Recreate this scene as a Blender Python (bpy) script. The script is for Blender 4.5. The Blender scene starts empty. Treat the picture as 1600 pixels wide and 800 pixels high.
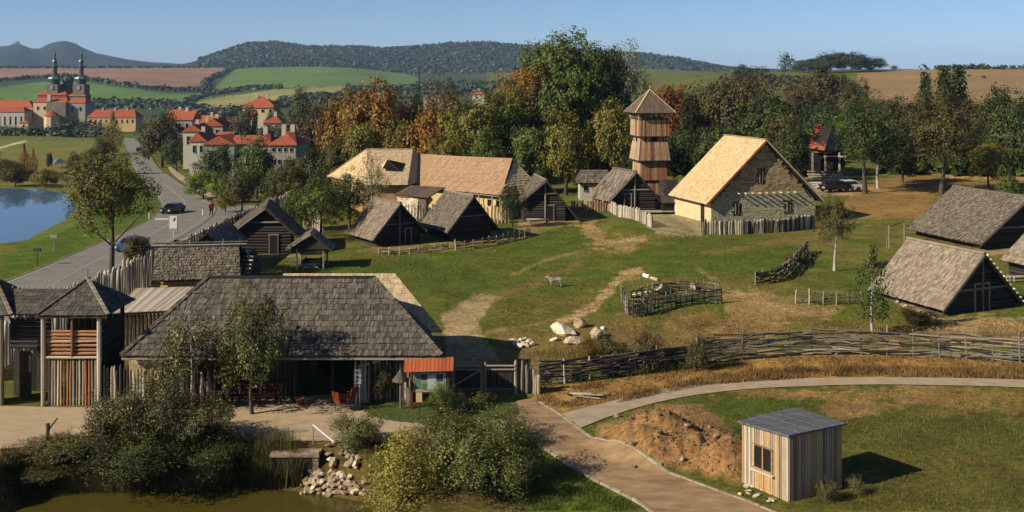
import bpy, bmesh, math, random
import numpy as np
from mathutils import Vector as V, Matrix
S=bpy.context.scene
R=random.Random(7); NR=np.random.RandomState(11)
U=1600.0; HZ=115.0; CH=15.0          # focal length in photo pixels, horizon row, eye height in metres
# ---------------------------------------------------------------- camera
cd=bpy.data.cameras.new('camera'); cam=bpy.data.objects.new('camera',cd); S.collection.objects.link(cam)
cam.location=(0,0,CH); cam.rotation_euler=(math.pi/2,0,0)
cd.sensor_fit='HORIZONTAL'; cd.sensor_width=36; cd.lens=36*U/1600; cd.shift_y=-(400-HZ)/1600
cd.clip_start=.5; cd.clip_end=30000
S.camera=cam
# ---------------------------------------------------------------- light
SUN=V((-1.0,-0.48,0)).normalized(); EL=math.radians(31)
sdir=V((SUN.x*math.cos(EL),SUN.y*math.cos(EL),math.sin(EL)))   # towards the sun
w=bpy.data.worlds.new('World'); S.world=w; w.use_nodes=True; nt=w.node_tree
bg=nt.nodes['Background']; sky=nt.nodes.new('ShaderNodeTexSky'); sky.sky_type='NISHITA'; sky.sun_disc=False
sky.sun_elevation=EL; sky.sun_rotation=math.atan2(sdir.x,sdir.y); sky.air_density=.65; sky.dust_density=.35; sky.ozone_density=5.0; sky.altitude=200
nt.links.new(sky.outputs[0],bg.inputs[0]); bg.inputs[1].default_value=0.07
sl=bpy.data.lights.new('sun','SUN'); sl.energy=5.0; sl.angle=math.radians(.5); sl.color=(1,.89,.74)
so=bpy.data.objects.new('sun',sl); S.collection.objects.link(so); so.rotation_euler=sdir.to_track_quat('Z','Y').to_euler()
S.view_settings.view_transform='Standard'; S.view_settings.look='None'; S.view_settings.exposure=.62; S.view_settings.gamma=1
S.cycles.max_bounces=5; S.cycles.diffuse_bounces=2; S.cycles.glossy_bounces=2; S.cycles.transmission_bounces=3; S.cycles.volume_bounces=0; S.cycles.transparent_max_bounces=6
# ---------------------------------------------------------------- helpers
col=S.collection
OFF={}
def root(name,label,cat,loc,group=None):
    o=bpy.data.objects.new(name,None); col.objects.link(o); o.location=loc; o.empty_display_size=.2
    tag(o,label,cat,group); OFF[o.name]=V(loc); return o
def tag(o,label=None,cat=None,group=None,kind=None):
    if label: o['label']=label
    if cat: o['category']=cat
    if group: o['group']=group
    if kind: o['kind']=kind
    return o
def link(name,me,parent=None,mat=None):
    o=bpy.data.objects.new(name,me); col.objects.link(o)
    if parent is not None: o.parent=parent
    if mat is not None:
        if not len(me.materials): me.materials.append(mat)
        elif me.materials[0]!=mat:
            o.material_slots[0].link='OBJECT'; o.material_slots[0].material=mat
    OFF[o.name]=OFF[parent.name] if parent is not None else V((0,0,0))
    return o
def npmesh(name,verts,faces,smooth=False,mat=None):
    """verts (n,3) array, faces list of equal-length index tuples (array)"""
    me=bpy.data.meshes.new(name); verts=np.asarray(verts,dtype=np.float32); faces=np.asarray(faces,dtype=np.int32)
    k=faces.shape[1]; n=len(faces)
    me.vertices.add(len(verts)); me.vertices.foreach_set('co',verts.ravel())
    me.loops.add(n*k); me.loops.foreach_set('vertex_index',faces.ravel())
    me.polygons.add(n); me.polygons.foreach_set('loop_start',np.arange(0,n*k,k,dtype=np.int32))
    if smooth: me.polygons.foreach_set('use_smooth',np.ones(n,dtype=bool))
    me.update(calc_edges=True)
    if mat: me.materials.append(mat)
    return me
def wmesh(name,verts,faces,mat,parent=None,smooth=False):
    off=OFF[parent.name] if parent is not None else V((0,0,0))
    me=bpy.data.meshes.new(name); me.from_pydata([tuple(V(v)-off) for v in verts],[],faces); me.update()
    if smooth: me.polygons.foreach_set('use_smooth',[True]*len(me.polygons))
    me.materials.append(mat)
    o=link(name,me,parent); return o
def plat(name,pts,th,mat,parent=None,down=True):
    """solid slab: polygon pts extruded by th against its normal"""
    pts=[V(p) for p in pts]; n=len(pts)
    nrm=V((0,0,0))
    for i in range(n): nrm+= (pts[i]-pts[0]).cross(pts[(i+1)%n]-pts[0])
    nrm.normalize(); lo=[p-nrm*th for p in pts]
    f=[tuple(range(n)),tuple(range(2*n-1,n-1,-1))]+[(i,i+n,(i+1)%n+n,(i+1)%n) for i in range(n)]
    return wmesh(name,pts+lo,f,mat,parent)
def unit_box(nm='block',taper=1.0):
    v=[];
    for z,s in ((0,1),(1,taper)):
        for x,y in ((-.5,-.5),(.5,-.5),(.5,.5),(-.5,.5)): v.append((x*s,y*s,z))
    me=bpy.data.meshes.new(nm); me.from_pydata(v,[],[(0,3,2,1),(4,5,6,7),(0,1,5,4),(1,2,6,5),(2,3,7,6),(3,0,4,7)]); me.update(); return me
def unit_log(nm='log',k=8,point=0.0,taper=1.0,wob=0.0,seed=0):
    r=random.Random(seed); v=[];f=[]; rings=[(0,1),(.5,(1+taper)/2),(1-point,taper)]
    if point: rings.append((1,.15))
    for j,(z,s) in enumerate(rings):
        ox,oy=(r.uniform(-wob,wob),r.uniform(-wob,wob)) if j in (1,2) else (0,0)
        for i in range(k):
            a=2*math.pi*i/k; rr=.5*s*(1+r.uniform(-.1,.1)); v.append((math.cos(a)*rr+ox,math.sin(a)*rr+oy,z))
    for j in range(len(rings)-1):
        for i in range(k): f.append((j*k+i,j*k+(i+1)%k,(j+1)*k+(i+1)%k,(j+1)*k+i))
    f.append(tuple(range(k-1,-1,-1))); f.append(tuple((len(rings)-1)*k+i for i in range(k)))
    me=bpy.data.meshes.new(nm); me.from_pydata(v,[],f); me.update(); return me
UB={}
def ub(kind,mat):
    """shared unit meshes, one set per material"""
    key=(kind,mat.name)
    if key not in UB:
        b=kind.split(':')
        if b[0]=='box': ms=[unit_box()]
        elif b[0]=='plank': ms=[unit_box('plank',t) for t in (1,.96,.9)]
        elif b[0]=='log': ms=[unit_log('log',8,0,.9,.08,s) for s in range(3)]
        elif b[0]=='stake': ms=[unit_log('stake',7,.07,.9,.1,s+9) for s in range(4)]
        elif b[0]=='rod': ms=[unit_log('rod',5,0,.8,.5,s+20) for s in range(4)]
        elif b[0]=='pole': ms=[unit_log('pole',8,0,1,0,1)]
        for m in ms: m.materials.append(mat)
        UB[key]=ms
    return R.choice(UB[key])
def stick(name,kind,p0,p1,w,t,mat,parent,up=None,roll=0.0):
    """a unit mesh stretched from p0 to p1 (its local Z); w,t cross-section; `up` = rough direction of local Y"""
    p0=V(p0);p1=V(p1);z=p1-p0;L=z.length; z=z/L
    up=V(up) if up is not None else (V((0,1,0)) if abs(z.y)<.9 else V((0,0,1)))
    x=up.cross(z)
    if x.length<1e-4: x=V((1,0,0)).cross(z)
    x.normalize(); y=z.cross(x)
    m=Matrix(((x.x*w,y.x*t,z.x*L),(x.y*w,y.y*t,z.y*L),(x.z*w,y.z*t,z.z*L)))
    if roll: m=Matrix.Rotation(roll,3,z)@m
    o=bpy.data.objects.new(name,ub(kind,mat)); col.objects.link(o)
    off=OFF[parent.name] if parent is not None else V((0,0,0))
    if parent is not None: o.parent=parent
    o.matrix_local=Matrix.Translation(p0-off)@m.to_4x4()
    return o
def ss(x,a,b):
    t=np.clip((np.asarray(x,float)-a)/(b-a),0,1); return t*t*(3-2*t)
def lerp(a,b,t): return a+(b-a)*t
# ---------------------------------------------------------------- materials
def srgb(r,g,b): return tuple(((c/255/12.92) if c/255<.04045 else ((c/255+.055)/1.055)**2.4) for c in (r,g,b))
MT={}
ALB=.68          # common scale of the base colours below
def mat(name,cols,rough=.85,coord='pos',sc=(1,1,1),amt=.35,bump=.3,bscale=None,trans=0.0,spec=.3,dist=.02,detail=4,fine=None):
    kk=.82 if name.startswith('stone_') else .9 if name in('shingle_new','shingle_rust','shingle_tan') else .9 if name.startswith('leaf') else ALB; cols=[tuple(v*kk*(.8 if (i==2 and name.startswith(('leaf','grass'))) else .86 if i==2 else 1.03 if i==0 else 1) for i,v in enumerate(c)) for c in cols]
    m=bpy.data.materials.new(name); m.use_nodes=True; t=m.node_tree; N=t.nodes; L=t.links; b=N['Principled BSDF']
    b.inputs['Roughness'].default_value=rough; b.inputs['Specular IOR Level'].default_value=spec
    ge=N.new('ShaderNodeNewGeometry'); oi=N.new('ShaderNodeObjectInfo')
    ad=N.new('ShaderNodeMath'); ad.operation='ADD'; L.new(ge.outputs['Random Per Island'],ad.inputs[0]); L.new(oi.outputs['Random'],ad.inputs[1])
    fr=N.new('ShaderNodeMath'); fr.operation='FRACT'; L.new(ad.outputs[0],fr.inputs[0])
    cr=N.new('ShaderNodeValToRGB'); el=cr.color_ramp.elements
    while len(el)<len(cols): el.new(.5)
    if len(cols)==1: cols=[cols[0],cols[0]]
    for i,c in enumerate(cols): el[i].position=i/max(1,len(cols)-1); el[i].color=(*c,1)
    L.new(fr.outputs[0],cr.inputs[0])
    if coord=='pos': src=ge.outputs['Position']
    else: tc=N.new('ShaderNodeTexCoord'); src=tc.outputs['Object']
    mp=N.new('ShaderNodeMapping'); mp.inputs['Scale'].default_value=sc; L.new(src,mp.inputs[0])
    if coord!='pos': L.new(oi.outputs['Random'],mp.inputs['Location'])
    no=N.new('ShaderNodeTexNoise'); no.inputs['Scale'].default_value=1; no.inputs['Detail'].default_value=detail; no.inputs['Roughness'].default_value=.65; L.new(mp.outputs[0],no.inputs[0])
    mr=N.new('ShaderNodeMapRange'); mr.inputs[1].default_value=.3; mr.inputs[2].default_value=.7; mr.inputs[3].default_value=1-amt; mr.inputs[4].default_value=1+amt; L.new(no.outputs[0],mr.inputs[0])
    mx=N.new('ShaderNodeMix'); mx.data_type='RGBA'; mx.blend_type='MULTIPLY'; mx.inputs[0].default_value=1; L.new(cr.outputs[0],mx.inputs[6]); L.new(mr.outputs[0],mx.inputs[7])
    L.new(mx.outputs[2],b.inputs['Base Color'])
    if bump:
        bu=N.new('ShaderNodeBump'); bu.inputs['Strength'].default_value=bump; bu.inputs['Distance'].default_value=dist; L.new(no.outputs[0],bu.inputs['Height']); L.new(bu.outputs[0],b.inputs['Normal'])
    if trans:
        tr=N.new('ShaderNodeBsdfTranslucent'); L.new(mx.outputs[2],tr.inputs[0]); ms=N.new('ShaderNodeMixShader'); ms.inputs[0].default_value=trans
        L.new(b.outputs[0],ms.inputs[1]); L.new(tr.outputs[0],ms.inputs[2]); L.new(ms.outputs[0],N['Material Output'].inputs[0])
    MT[name]=m; return m
g=lambda v:(v,v,v)
mat('shingle_grey',[(.06,.052,.044),(.115,.1,.083),(.18,.156,.132),(.085,.073,.061)],sc=(14,3,3),amt=.55)
mat('shingle_dark',[(.05,.044,.038),(.085,.075,.065),(.125,.11,.095)],sc=(9,9,3),amt=.4)
mat('shingle_new',[(.40,.285,.155),(.52,.385,.225),(.47,.34,.19),(.57,.435,.275)],sc=(3,3,3),amt=.25)
mat('shingle_rust',[(.26,.16,.092),(.36,.235,.145),(.31,.2,.12)],sc=(4,4,1.5),amt=.25)
mat('shingle_tan',[(.34,.26,.18),(.48,.37,.25),(.42,.31,.2)],sc=(4,4,2),amt=.3)
mat('shingle_brown',[(.12,.085,.065),(.19,.135,.1)],sc=(5,5,3),amt=.3)
mat('thatch_grey',[(.075,.062,.05),(.18,.15,.12),(.27,.23,.185),(.12,.1,.08)],sc=(4,4,4),amt=.4)
mat('thatch_pink',[(.2,.158,.125),(.29,.232,.185),(.36,.295,.24),(.16,.126,.1)],sc=(2.2,2.2,2.2),amt=.25)
mat('thatch_dark',[(.10,.088,.078),(.2,.175,.155),(.27,.24,.21)],sc=(4,4,4),amt=.45)
mat('wood_old',[(.12,.1,.085),(.22,.19,.165),(.33,.3,.27),(.17,.13,.1)],coord='obj',sc=(3,3,4),amt=.45,dist=.01)
mat('wood_dark',[(.022,.018,.015),(.042,.034,.028),(.065,.053,.043)],coord='obj',sc=(3,3,5),amt=.4,dist=.01)  # old dark timber, deepened further to stand in for gable shade
mat('wood_pale',[(.42,.36,.29),(.55,.48,.40),(.34,.27,.2)],coord='obj',sc=(3,3,4),amt=.3,dist=.01)
mat('wood_red',[(.36,.13,.06),(.46,.22,.11),(.17,.075,.04),(.58,.4,.25),(.26,.12,.07)],coord='obj',sc=(3,3,5),amt=.4,dist=.01)
mat('wood_silver',[(.62,.57,.52),(.48,.42,.36),(.34,.24,.16),(.7,.66,.6)],coord='obj',sc=(4,4,3),amt=.35,dist=.01)
mat('wood_tan',[(.42,.32,.22),(.28,.2,.135),(.52,.43,.33),(.36,.25,.16)],coord='obj',sc=(4,4,3),amt=.4,dist=.01)
mat('wood_orange',[(.5,.29,.12),(.6,.4,.2),(.42,.25,.12)],coord='obj',sc=(4,4,3),amt=.35,dist=.01)
mat('board_red',[(.38,.085,.03),(.5,.13,.05),(.33,.075,.03)],coord='obj',sc=(4,4,3),amt=.25,dist=.01)
mat('post_red',[(.13,.035,.02)],coord='obj',sc=(3,3,3),amt=.3,dist=.01)  # red darkened to put the eave's shade into the bench
mat('timber_deck',[(.025,.02,.018)],amt=.2)  # deepened along with the dark wood to imitate shade
mat('stone_lower',[(.34,.33,.22),(.42,.40,.28),(.28,.27,.185),(.46,.42,.3)],sc=(6,6,9),amt=.3)
mat('stone_upper',[(.32,.22,.12),(.44,.31,.17),(.22,.155,.09),(.48,.38,.24)],sc=(6,6,9),amt=.35)
mat('mortar',[(.12,.10,.075)],amt=.2,sc=(5,5,5))
mat('plaster_cream',[(.68,.56,.38)],sc=(1.5,1.5,1.5),amt=.15)
mat('plaster_white',[(.52,.5,.45)],sc=(1,1,1),amt=.1)  # white dimmed, the town walls' shade put into the colour
mat('plaster_yellow',[(.62,.47,.22)],sc=(.3,.3,.3),amt=.12)
mat('plaster_grey',[(.34,.345,.33)],sc=(.6,.6,.6),amt=.12)
mat('plaster_green',[(.23,.28,.25)],sc=(.6,.6,.6),amt=.12)
mat('tile_red',[(.36,.085,.04),(.45,.12,.055),(.30,.07,.035)],sc=(2,2,2),amt=.18,bump=.5,dist=.05)
mat('tile_darkred',[(.30,.075,.04),(.38,.1,.05)],sc=(2,2,2),amt=.25)
mat('slate_roof',[(.12,.135,.16)],sc=(1,1,1),amt=.2)
mat('copper_dark',[(.055,.085,.08)],rough=.4,sc=(.5,.5,.5),amt=.25,spec=.6)
mat('copper_bright',[(.35,.42,.38)],rough=.35,sc=(1,1,1),amt=.2,spec=.6)
mat('church_stone',[(.2,.18,.15)],sc=(.5,.5,.5),amt=.3)
mat('glass_dark',[(.012,.014,.018)],rough=.08,amt=0,bump=0,spec=.6)
mat('felt_roof',[(.115,.12,.14),(.15,.155,.18)],rough=.55,sc=(.8,7,1),amt=.45,bump=.2)
mat('asphalt',[(.235,.22,.205)],sc=(.6,.6,.6),amt=.2,bump=.2,detail=8)
mat('marking_white',[(.62,.62,.6)],sc=(3,3,3),amt=.2)
mat('kerb_stone',[(.3,.25,.19),(.42,.36,.28)],sc=(4,4,4),amt=.3)
mat('islet_grass',[(.085,.11,.02)],sc=(3,3,3),amt=.5,bump=.6,detail=8)
mat('gravel_plaza',[(.47,.36,.245)],sc=(1.2,2.5,1),amt=.16,bump=.5,detail=10)
mat('gravel_path',[(.43,.34,.245)],sc=(1.4,1.4,1),amt=.2,bump=.5,detail=10)
mat('track_clay',[(.34,.225,.125)],sc=(.8,1.9,1),amt=.42,bump=.4,detail=9)
mat('rock_pale',[(.6,.5,.37),(.78,.69,.56),(.42,.32,.22)],sc=(3.5,3.5,3.5),amt=.6,bump=1,dist=.12,detail=8)
mat('rock_brown',[(.33,.24,.16),(.45,.35,.25),(.26,.19,.13)],sc=(4,4,4),amt=.35,bump=.6,dist=.06)
mat('soil_heap',[(.22,.14,.08)],sc=(1.3,1.3,1.3),amt=.55,bump=1,dist=.3,detail=8)
mat('white_paint',[(.78,.77,.75)],rough=.5,amt=.05)
mat('metal_grey',[(.3,.31,.32)],rough=.45,amt=.1,spec=.6)
mat('metal_dark',[(.06,.06,.065)],rough=.5,amt=.1)
mat('car_black',[(.012,.013,.016)],rough=.2,amt=0,bump=0,spec=.7)
mat('car_white',[(.7,.7,.7)],rough=.2,amt=0,bump=0,spec=.7)
mat('car_blue',[(.03,.07,.2)],rough=.2,amt=0,bump=0,spec=.7)
mat('rubber',[(.015,.015,.015)],amt=.1,bump=0)
mat('cloth_red',[(.3,.02,.02)],amt=.2); mat('cloth_blue',[(.03,.04,.3)],amt=.2); mat('cloth_pink',[(.6,.05,.25)],amt=.2); mat('skin',[(.45,.28,.2)],amt=.1)
mat('plastic_red',[(.25,.04,.025)],rough=.4,amt=.1,bump=0)
mat('terracotta',[(.35,.12,.06)],amt=.2)
# foliage palettes
def leafm(n,cols,tr=.25): return mat(n,cols,rough=.55,sc=(.5,.5,.5),amt=.45,bump=0,trans=tr,spec=.25,detail=2)
leafm('leaf_dark',[(.022,.040,.010),(.045,.070,.016),(.07,.095,.02),(.03,.05,.012)])
leafm('leaf_mid',[(.045,.075,.012),(.09,.125,.02),(.13,.16,.03),(.06,.085,.014)])
leafm('leaf_bright',[(.09,.15,.015),(.15,.21,.03),(.1,.15,.02)])
leafm('leaf_yellow',[(.13,.13,.02),(.22,.19,.03),(.09,.1,.018),(.28,.2,.03)])
leafm('leaf_rust',[(.20,.08,.015),(.32,.13,.02),(.1,.075,.015),(.14,.11,.02),(.36,.19,.035)])
leafm('leaf_orange',[(.30,.09,.015),(.22,.06,.012),(.16,.1,.02)])
leafm('leaf_olive',[(.065,.058,.018),(.10,.088,.024),(.045,.048,.015),(.13,.1,.03)])
leafm('leaf_brown',[(.08,.055,.025),(.13,.09,.04),(.06,.05,.022)])
leafm('leaf_birch',[(.16,.16,.06),(.25,.24,.12),(.09,.1,.03)])
leafm('leaf_bush',[(.025,.035,.009),(.06,.07,.018),(.03,.04,.01),(.12,.11,.035),(.04,.05,.012),(.36,.29,.15),(.03,.038,.01)])  # dark leaf tones paint in the thicket's inner shade, with straw flecks
leafm('leaf_roadtree',[(.07,.085,.018),(.11,.12,.02),(.17,.15,.03),(.05,.06,.014),(.2,.13,.03)])
leafm('leaf_willow2',[(.07,.095,.018),(.13,.16,.03),(.2,.21,.06),(.05,.065,.014),(.28,.27,.12)])
leafm('leaf_bush2',[(.02,.028,.007),(.035,.045,.012),(.055,.065,.016),(.02,.027,.007),(.11,.11,.035),(.025,.03,.008)])
leafm('leaf_green2',[(.045,.06,.013),(.10,.12,.026),(.06,.08,.016),(.24,.24,.10),(.035,.05,.012)])
leafm('leaf_willow',[(.12,.13,.022),(.22,.21,.04),(.32,.25,.06),(.08,.09,.018)])
leafm('leaf_far',[(.03,.05,.02),(.045,.065,.022),(.06,.07,.025)],0)
leafm('grass_dry',[(.24,.135,.05),(.17,.095,.036),(.34,.21,.085),(.11,.085,.028)],.15)
leafm('grass_green',[(.09,.13,.02),(.13,.17,.03),(.07,.09,.02)],.15)
leafm('reed',[(.12,.11,.035),(.2,.17,.06),(.07,.075,.02)],.15)
mat('bark',[(.07,.055,.042),(.1,.08,.06)],sc=(6,6,2),amt=.4)
mat('bark_pale',[(.45,.42,.38)],sc=(6,6,3),amt=.35)
# ================================================================ TERRAIN
def sdist(px,py,poly):
    """signed distance to polygon (negative inside), arrays"""
    px=np.asarray(px,float);py=np.asarray(py,float); P=np.array(poly,float); d=np.full(px.shape,1e18); ins=np.zeros(px.shape,bool)
    n=len(P)
    for i in range(n):
        x0,y0=P[i];x1,y1=P[(i+1)%n]; ex,ey=x1-x0,y1-y0; L=ex*ex+ey*ey+1e-12
        t=np.clip(((px-x0)*ex+(py-y0)*ey)/L,0,1); d=np.minimum(d,(px-x0-t*ex)**2+(py-y0-t*ey)**2)
        c=((y0>py)!=(y1>py))&(px<(x1-x0)*(py-y0)/((y1-y0) if y1!=y0 else 1e-9)+x0); ins^=c
    return np.where(ins,-1,1)*np.sqrt(d)
def ldist(px,py,pts):
    d=np.full(np.shape(px),1e18)
    for (x0,y0),(x1,y1) in zip(pts[:-1],pts[1:]):
        ex,ey=x1-x0,y1-y0; L=ex*ex+ey*ey+1e-12; t=np.clip(((px-x0)*ex+(py-y0)*ey)/L,0,1); d=np.minimum(d,(px-x0-t*ex)**2+(py-y0-t*ey)**2)
    return np.sqrt(d)
def vnoise(x,y,s,seed=0):
    x=np.asarray(x,float)/s; y=np.asarray(y,float)/s; xi=np.floor(x);yi=np.floor(y);fx=x-xi;fy=y-yi; fx=fx*fx*(3-2*fx); fy=fy*fy*(3-2*fy)
    def h(a,b):
        v=np.sin(a*127.1+b*311.7+seed*74.7)*43758.5453; return v-np.floor(v)
    return (h(xi,yi)*(1-fx)+h(xi+1,yi)*fx)*(1-fy)+(h(xi,yi+1)*(1-fx)+h(xi+1,yi+1)*fx)*fy
def fbm(x,y,s,o=4,seed=0):
    a=0;t=0
    for k in range(o): a=a+vnoise(x,y,s/2**k,seed+k)*.6**k; t+=.6**k
    return a/t
def pxw(px,py,z):
    Y=(CH-z)*U/(py-HZ); return ((px-800)/U*Y,Y)
LAKE_Z=-6.8; POND_Z=-1.3
lake=[pxw(x,y,LAKE_Z) for x,y in [(-900,420),(0,392),(28,380),(60,362),(98,342),(112,325),(100,305),(60,297),(0,295),(-900,290)]]
pond=[pxw(x,y,POND_Z) for x,y in [(30,800),(55,772),(140,766),(300,768),(430,766),(500,776),(560,786),(578,800),(600,860),(640,1000),(-200,1000),(-60,840)]]
Ytab=np.array([150,200,300,450,600,850,1100,1500,2200,3000,4500,7000,12000],float)
# rows of the photograph at which the open ground shows, per column of the valley
prof={-400:[ -5.4,-7,-10.5,-13.5,205,180,165,130,104.5,105,106,108,110],
      150:[ -5.4,-7,-10.5,-13.5,205,180,165,128,104.5,104,105,108,110],
      330:[ -5.4,-7,-10.5,-13.5,202,178,163,140,106,104,105,108,110],
      500:[ -5.2,-7,-10,-13,200,165,150,128,106,103,104,108,110],
      660:[ -4,-7,-10,-12,198,175,150,132,122,108,106,108,110],
      850:[ -2,-5,-8,-8,170,150,130,120,118,108,106,108,110],
      1000:[ 0,-2,-4,-3,160,140,125,114,108,107,106,108,110],
      1140:[ 0,0,-1,-2,140,118,112,113,113,113,112,112,112],
      1260:[ 0,0,-1,0,140,112,113,114,114,113,113,113,113],
      1350:[ 0,0,-1,1,140,109.5,112,114,114,113,113,113,113],
      1600:[ 0,0,0,1,138,106.5,111,114,114,113,113,113,113],
      2100:[ 0,0,0,1,138,105,111,114,114,113,113,113,113]}
pc=sorted(prof); PT=np.array([[ (v if v<100 else CH-(v-HZ)*y/U) for v,y in zip(prof[c],Ytab)] for c in pc])
PT=np.array([[ (prof[c][k] if prof[c][k]<50 else CH-(prof[c][k]-HZ)*Ytab[k]/U) for k in range(len(Ytab))] for c in pc])
ridgeA=([-900,-300,0,30,50,62,75,90,103,118,130,150,200,260,300,340,420,600],[95,80,73,69,76,76,69,65,64,68,75,83,93,100,104,108,110,112])   # far blue hills
ridgeB=([200,270,300,340,385,430,480,560,600,650,700,760,800,850,930,1010,1050,1100,1135,1180,1300],[112,106,99,85,70,68,75,75,78,75,70,68,72,76,82,86,91,97,103,108,113])  # wooded hills
def zfun(X,Y):
    X=np.asarray(X,float);Y=np.asarray(Y,float); X,Y=np.broadcast_arrays(X,Y)
    c=np.clip(800+U*X/np.maximum(Y,5),-400,2100)
    ci=np.clip(np.searchsorted(pc,c,side='right')-1,0,len(pc)-2); ca=np.array(pc,float); f=(c-ca[ci])/(ca[ci+1]-ca[ci])
    ly=np.log(np.clip(Y,150,12000)); lt=np.log(Ytab); yi=np.clip(np.searchsorted(lt,ly,side='right')-1,0,len(lt)-2); fy=(ly-lt[yi])/(lt[yi+1]-lt[yi]); fy=fy*fy*(3-2*fy)*.5+fy*.5
    f=f*f*(3-2*f)
    far=(PT[ci,yi]*(1-fy)+PT[ci,yi+1]*fy)*(1-f)+(PT[ci+1,yi]*(1-fy)+PT[ci+1,yi+1]*fy)*f
    zr=np.interp(Y,[40,100,150,200],[-2.5,-4.5,-5.4,-7])
    val=np.where(Y<200,zr,far); 
    west=np.clip(1-ss(X,-30,-5),0,1)*(Y<200); val=np.where(Y<200,np.where(X<-5,zr,zr+(np.minimum(far,0)-zr)*ss(X,-5,15)),far)
    ey=np.interp(X,[-30,-10,5,30],[114,127,150,172])
    P=ss(X,-39,-26.8)*(1-ss(Y,ey,ey+55))
    z=val*(1-P)
    rA=CH-(np.interp(c,*ridgeA)-HZ)*5500/U; rB=CH-(np.interp(c,*ridgeB)-HZ)*3600/U
    nz=(fbm(X,Y,500,4,3)-.5)*2
    bA=ss(Y,3900,5500)*(1-ss(Y,5500,8200)); bB=ss(Y,2500,3600)*(1-ss(Y,3600,5200))
    sA=np.maximum(0,rA-z); sB=np.maximum(0,rB-z)
    z=z+np.maximum(sA*bA**1.1,sB*bB**1.05)+ (np.maximum(bA,bB)*(1-np.maximum(bA,bB))*4)*nz*22
    z=z+(fbm(X,Y,9,3,1)-.5)*.22*(1-ss(Y,60,120)*.3)*(Y<900)*ss(Y,36,60)*P
    dl=sdist(X,Y,lake); z=np.where((dl<6)&(Y<260)&(X<-30),np.minimum(z,LAKE_Z-1.2)*(dl<0)+(dl>=0)*(np.clip(dl/6,0,1)*(z-(LAKE_Z-.15))+LAKE_Z-.15),z)
    dp=sdist(X,Y,pond); near=(Y<46)&(X<3); z=np.where(near&(dp<0),POND_Z-np.clip(-dp*.6,0,1.2)-.05,np.where(near&(dp<1.7),lerp(POND_Z-.05,z,ss(dp,0,1.7)),z))
    # trampled slope under the foreground shrubs
    z=z-1.0*np.clip(1-sdist(X,Y,[(-5.6,43),(-4.6,41.3),(-.4,38.5),(1.8,35),(2,20),(-6,20)])/-1.2,-0,1)*0
    # spoil heap and small mounds
    for (mx,my,rx,ry,h) in ((7.2,41.0,3.4,2.9,.55),(5.5,42.9,2.0,1.5,.5),(5.4,41.0,2.4,2.0,.35),(8.2,39.6,1.5,1.6,.3)):
        q=((X-mx)/rx)**2+((Y-my)/ry)**2; z=z+h*np.clip(1-q,0,1)**.8*(.45+1.1*fbm(X,Y,.8,4,9))*(q<1)
    q=((X-13)/4.5)**2+((Y-99)/9)**2*1; z=z+.5*np.clip(1-q,0,1)
    return z
def hz(x,y): return float(zfun(np.array([x]),np.array([y]))[0])
def G(px,py,lift=0.0):
    """point of the ground seen at photo pixel (px,py)"""
    Y=np.exp(np.linspace(math.log(22),math.log(6000),1400)); X=(px-800)/U*Y; zz=zfun(X,Y); row=HZ+U*(CH-zz)/Y
    hit=np.where(row<=py)[0]; i=max(1,hit[0]) if len(hit) else len(Y)-1
    y0,y1=Y[i-1],Y[i]; r0,r1=row[i-1],row[i]; t=(r0-py)/(r0-r1+1e-9); t=min(max(t,0),1); y=y0+(y1-y0)*t; x=(px-800)/U*y
    return V((x,y,hz(x,y)+lift))
def at(px,Y,z=None):
    x=(px-800)/U*Y; return V((x,Y,hz(x,Y) if z is None else z))
def WP(px,py,z): x,y=pxw(px,py,z); return V((x,y,z))
# the sheet
us=np.concatenate([np.linspace(-1.5,-.57,40)[:-1],np.linspace(-.57,.57,600),np.linspace(.57,1.5,40)[1:]])
ys=[6.0]
while ys[-1]<12000:
    y=ys[-1]; ys.append(y*(1.03 if y<24 else 1.008 if y<125 else 1.012 if y<250 else 1.02 if y<3000 else 1.03))
ys=np.array(ys); UU,YY=np.meshgrid(us,ys); XX=UU*YY; ZZ=zfun(XX,YY)
PXg=800+U*UU; PYg=HZ+U*(CH-ZZ)/YY
n1=fbm(XX,YY,14,4,21); n2=fbm(XX,YY,3.5,3,33); n3=fbm(XX,YY,1.0,3,41); n4=vnoise(XX,YY,.3,99); nf=fbm(XX,YY,120,4,51)
GREEN=np.array((.085,.108,.017)); GREEN2=np.array((.115,.118,.026)); DRY=np.array((.26,.165,.065)); TAN=np.array((.42,.29,.165)); SOIL=np.array((.20,.125,.07))
C=np.empty(XX.shape+(3,)); dry=ss(n1*.6+n2*.4,.46,.66)[...,None]; C[:]=lerp(GREEN,GREEN2,ss(n2,.3,.7)[...,None]); C=lerp(C,np.array((.17,.13,.045)),dry*.6)
def paint(mask,c,a=1.0):
    global C
    C=lerp(C,np.array(c),(np.clip(mask,0,1)*a)[...,None])
def poly(pts,c,soft=6,jit=10,a=1.0,zone=None):
    d=sdist(PXg,PYg,pts)+(n3-.5)*jit*2.4+(n2-.5)*jit*1.6+(n4-.5)*jit*1.2
    paint(1-ss(d,-soft*.6,soft*.6),c,a)
def line(pts,wd,c,soft=3,jit=5,a=1.0):
    d=ldist(PXg,PYg,pts)+(n3-.5)*jit*2; paint(1-ss(d,wd/2-soft,wd/2+soft),c,a)
near=(YY<240)
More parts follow.
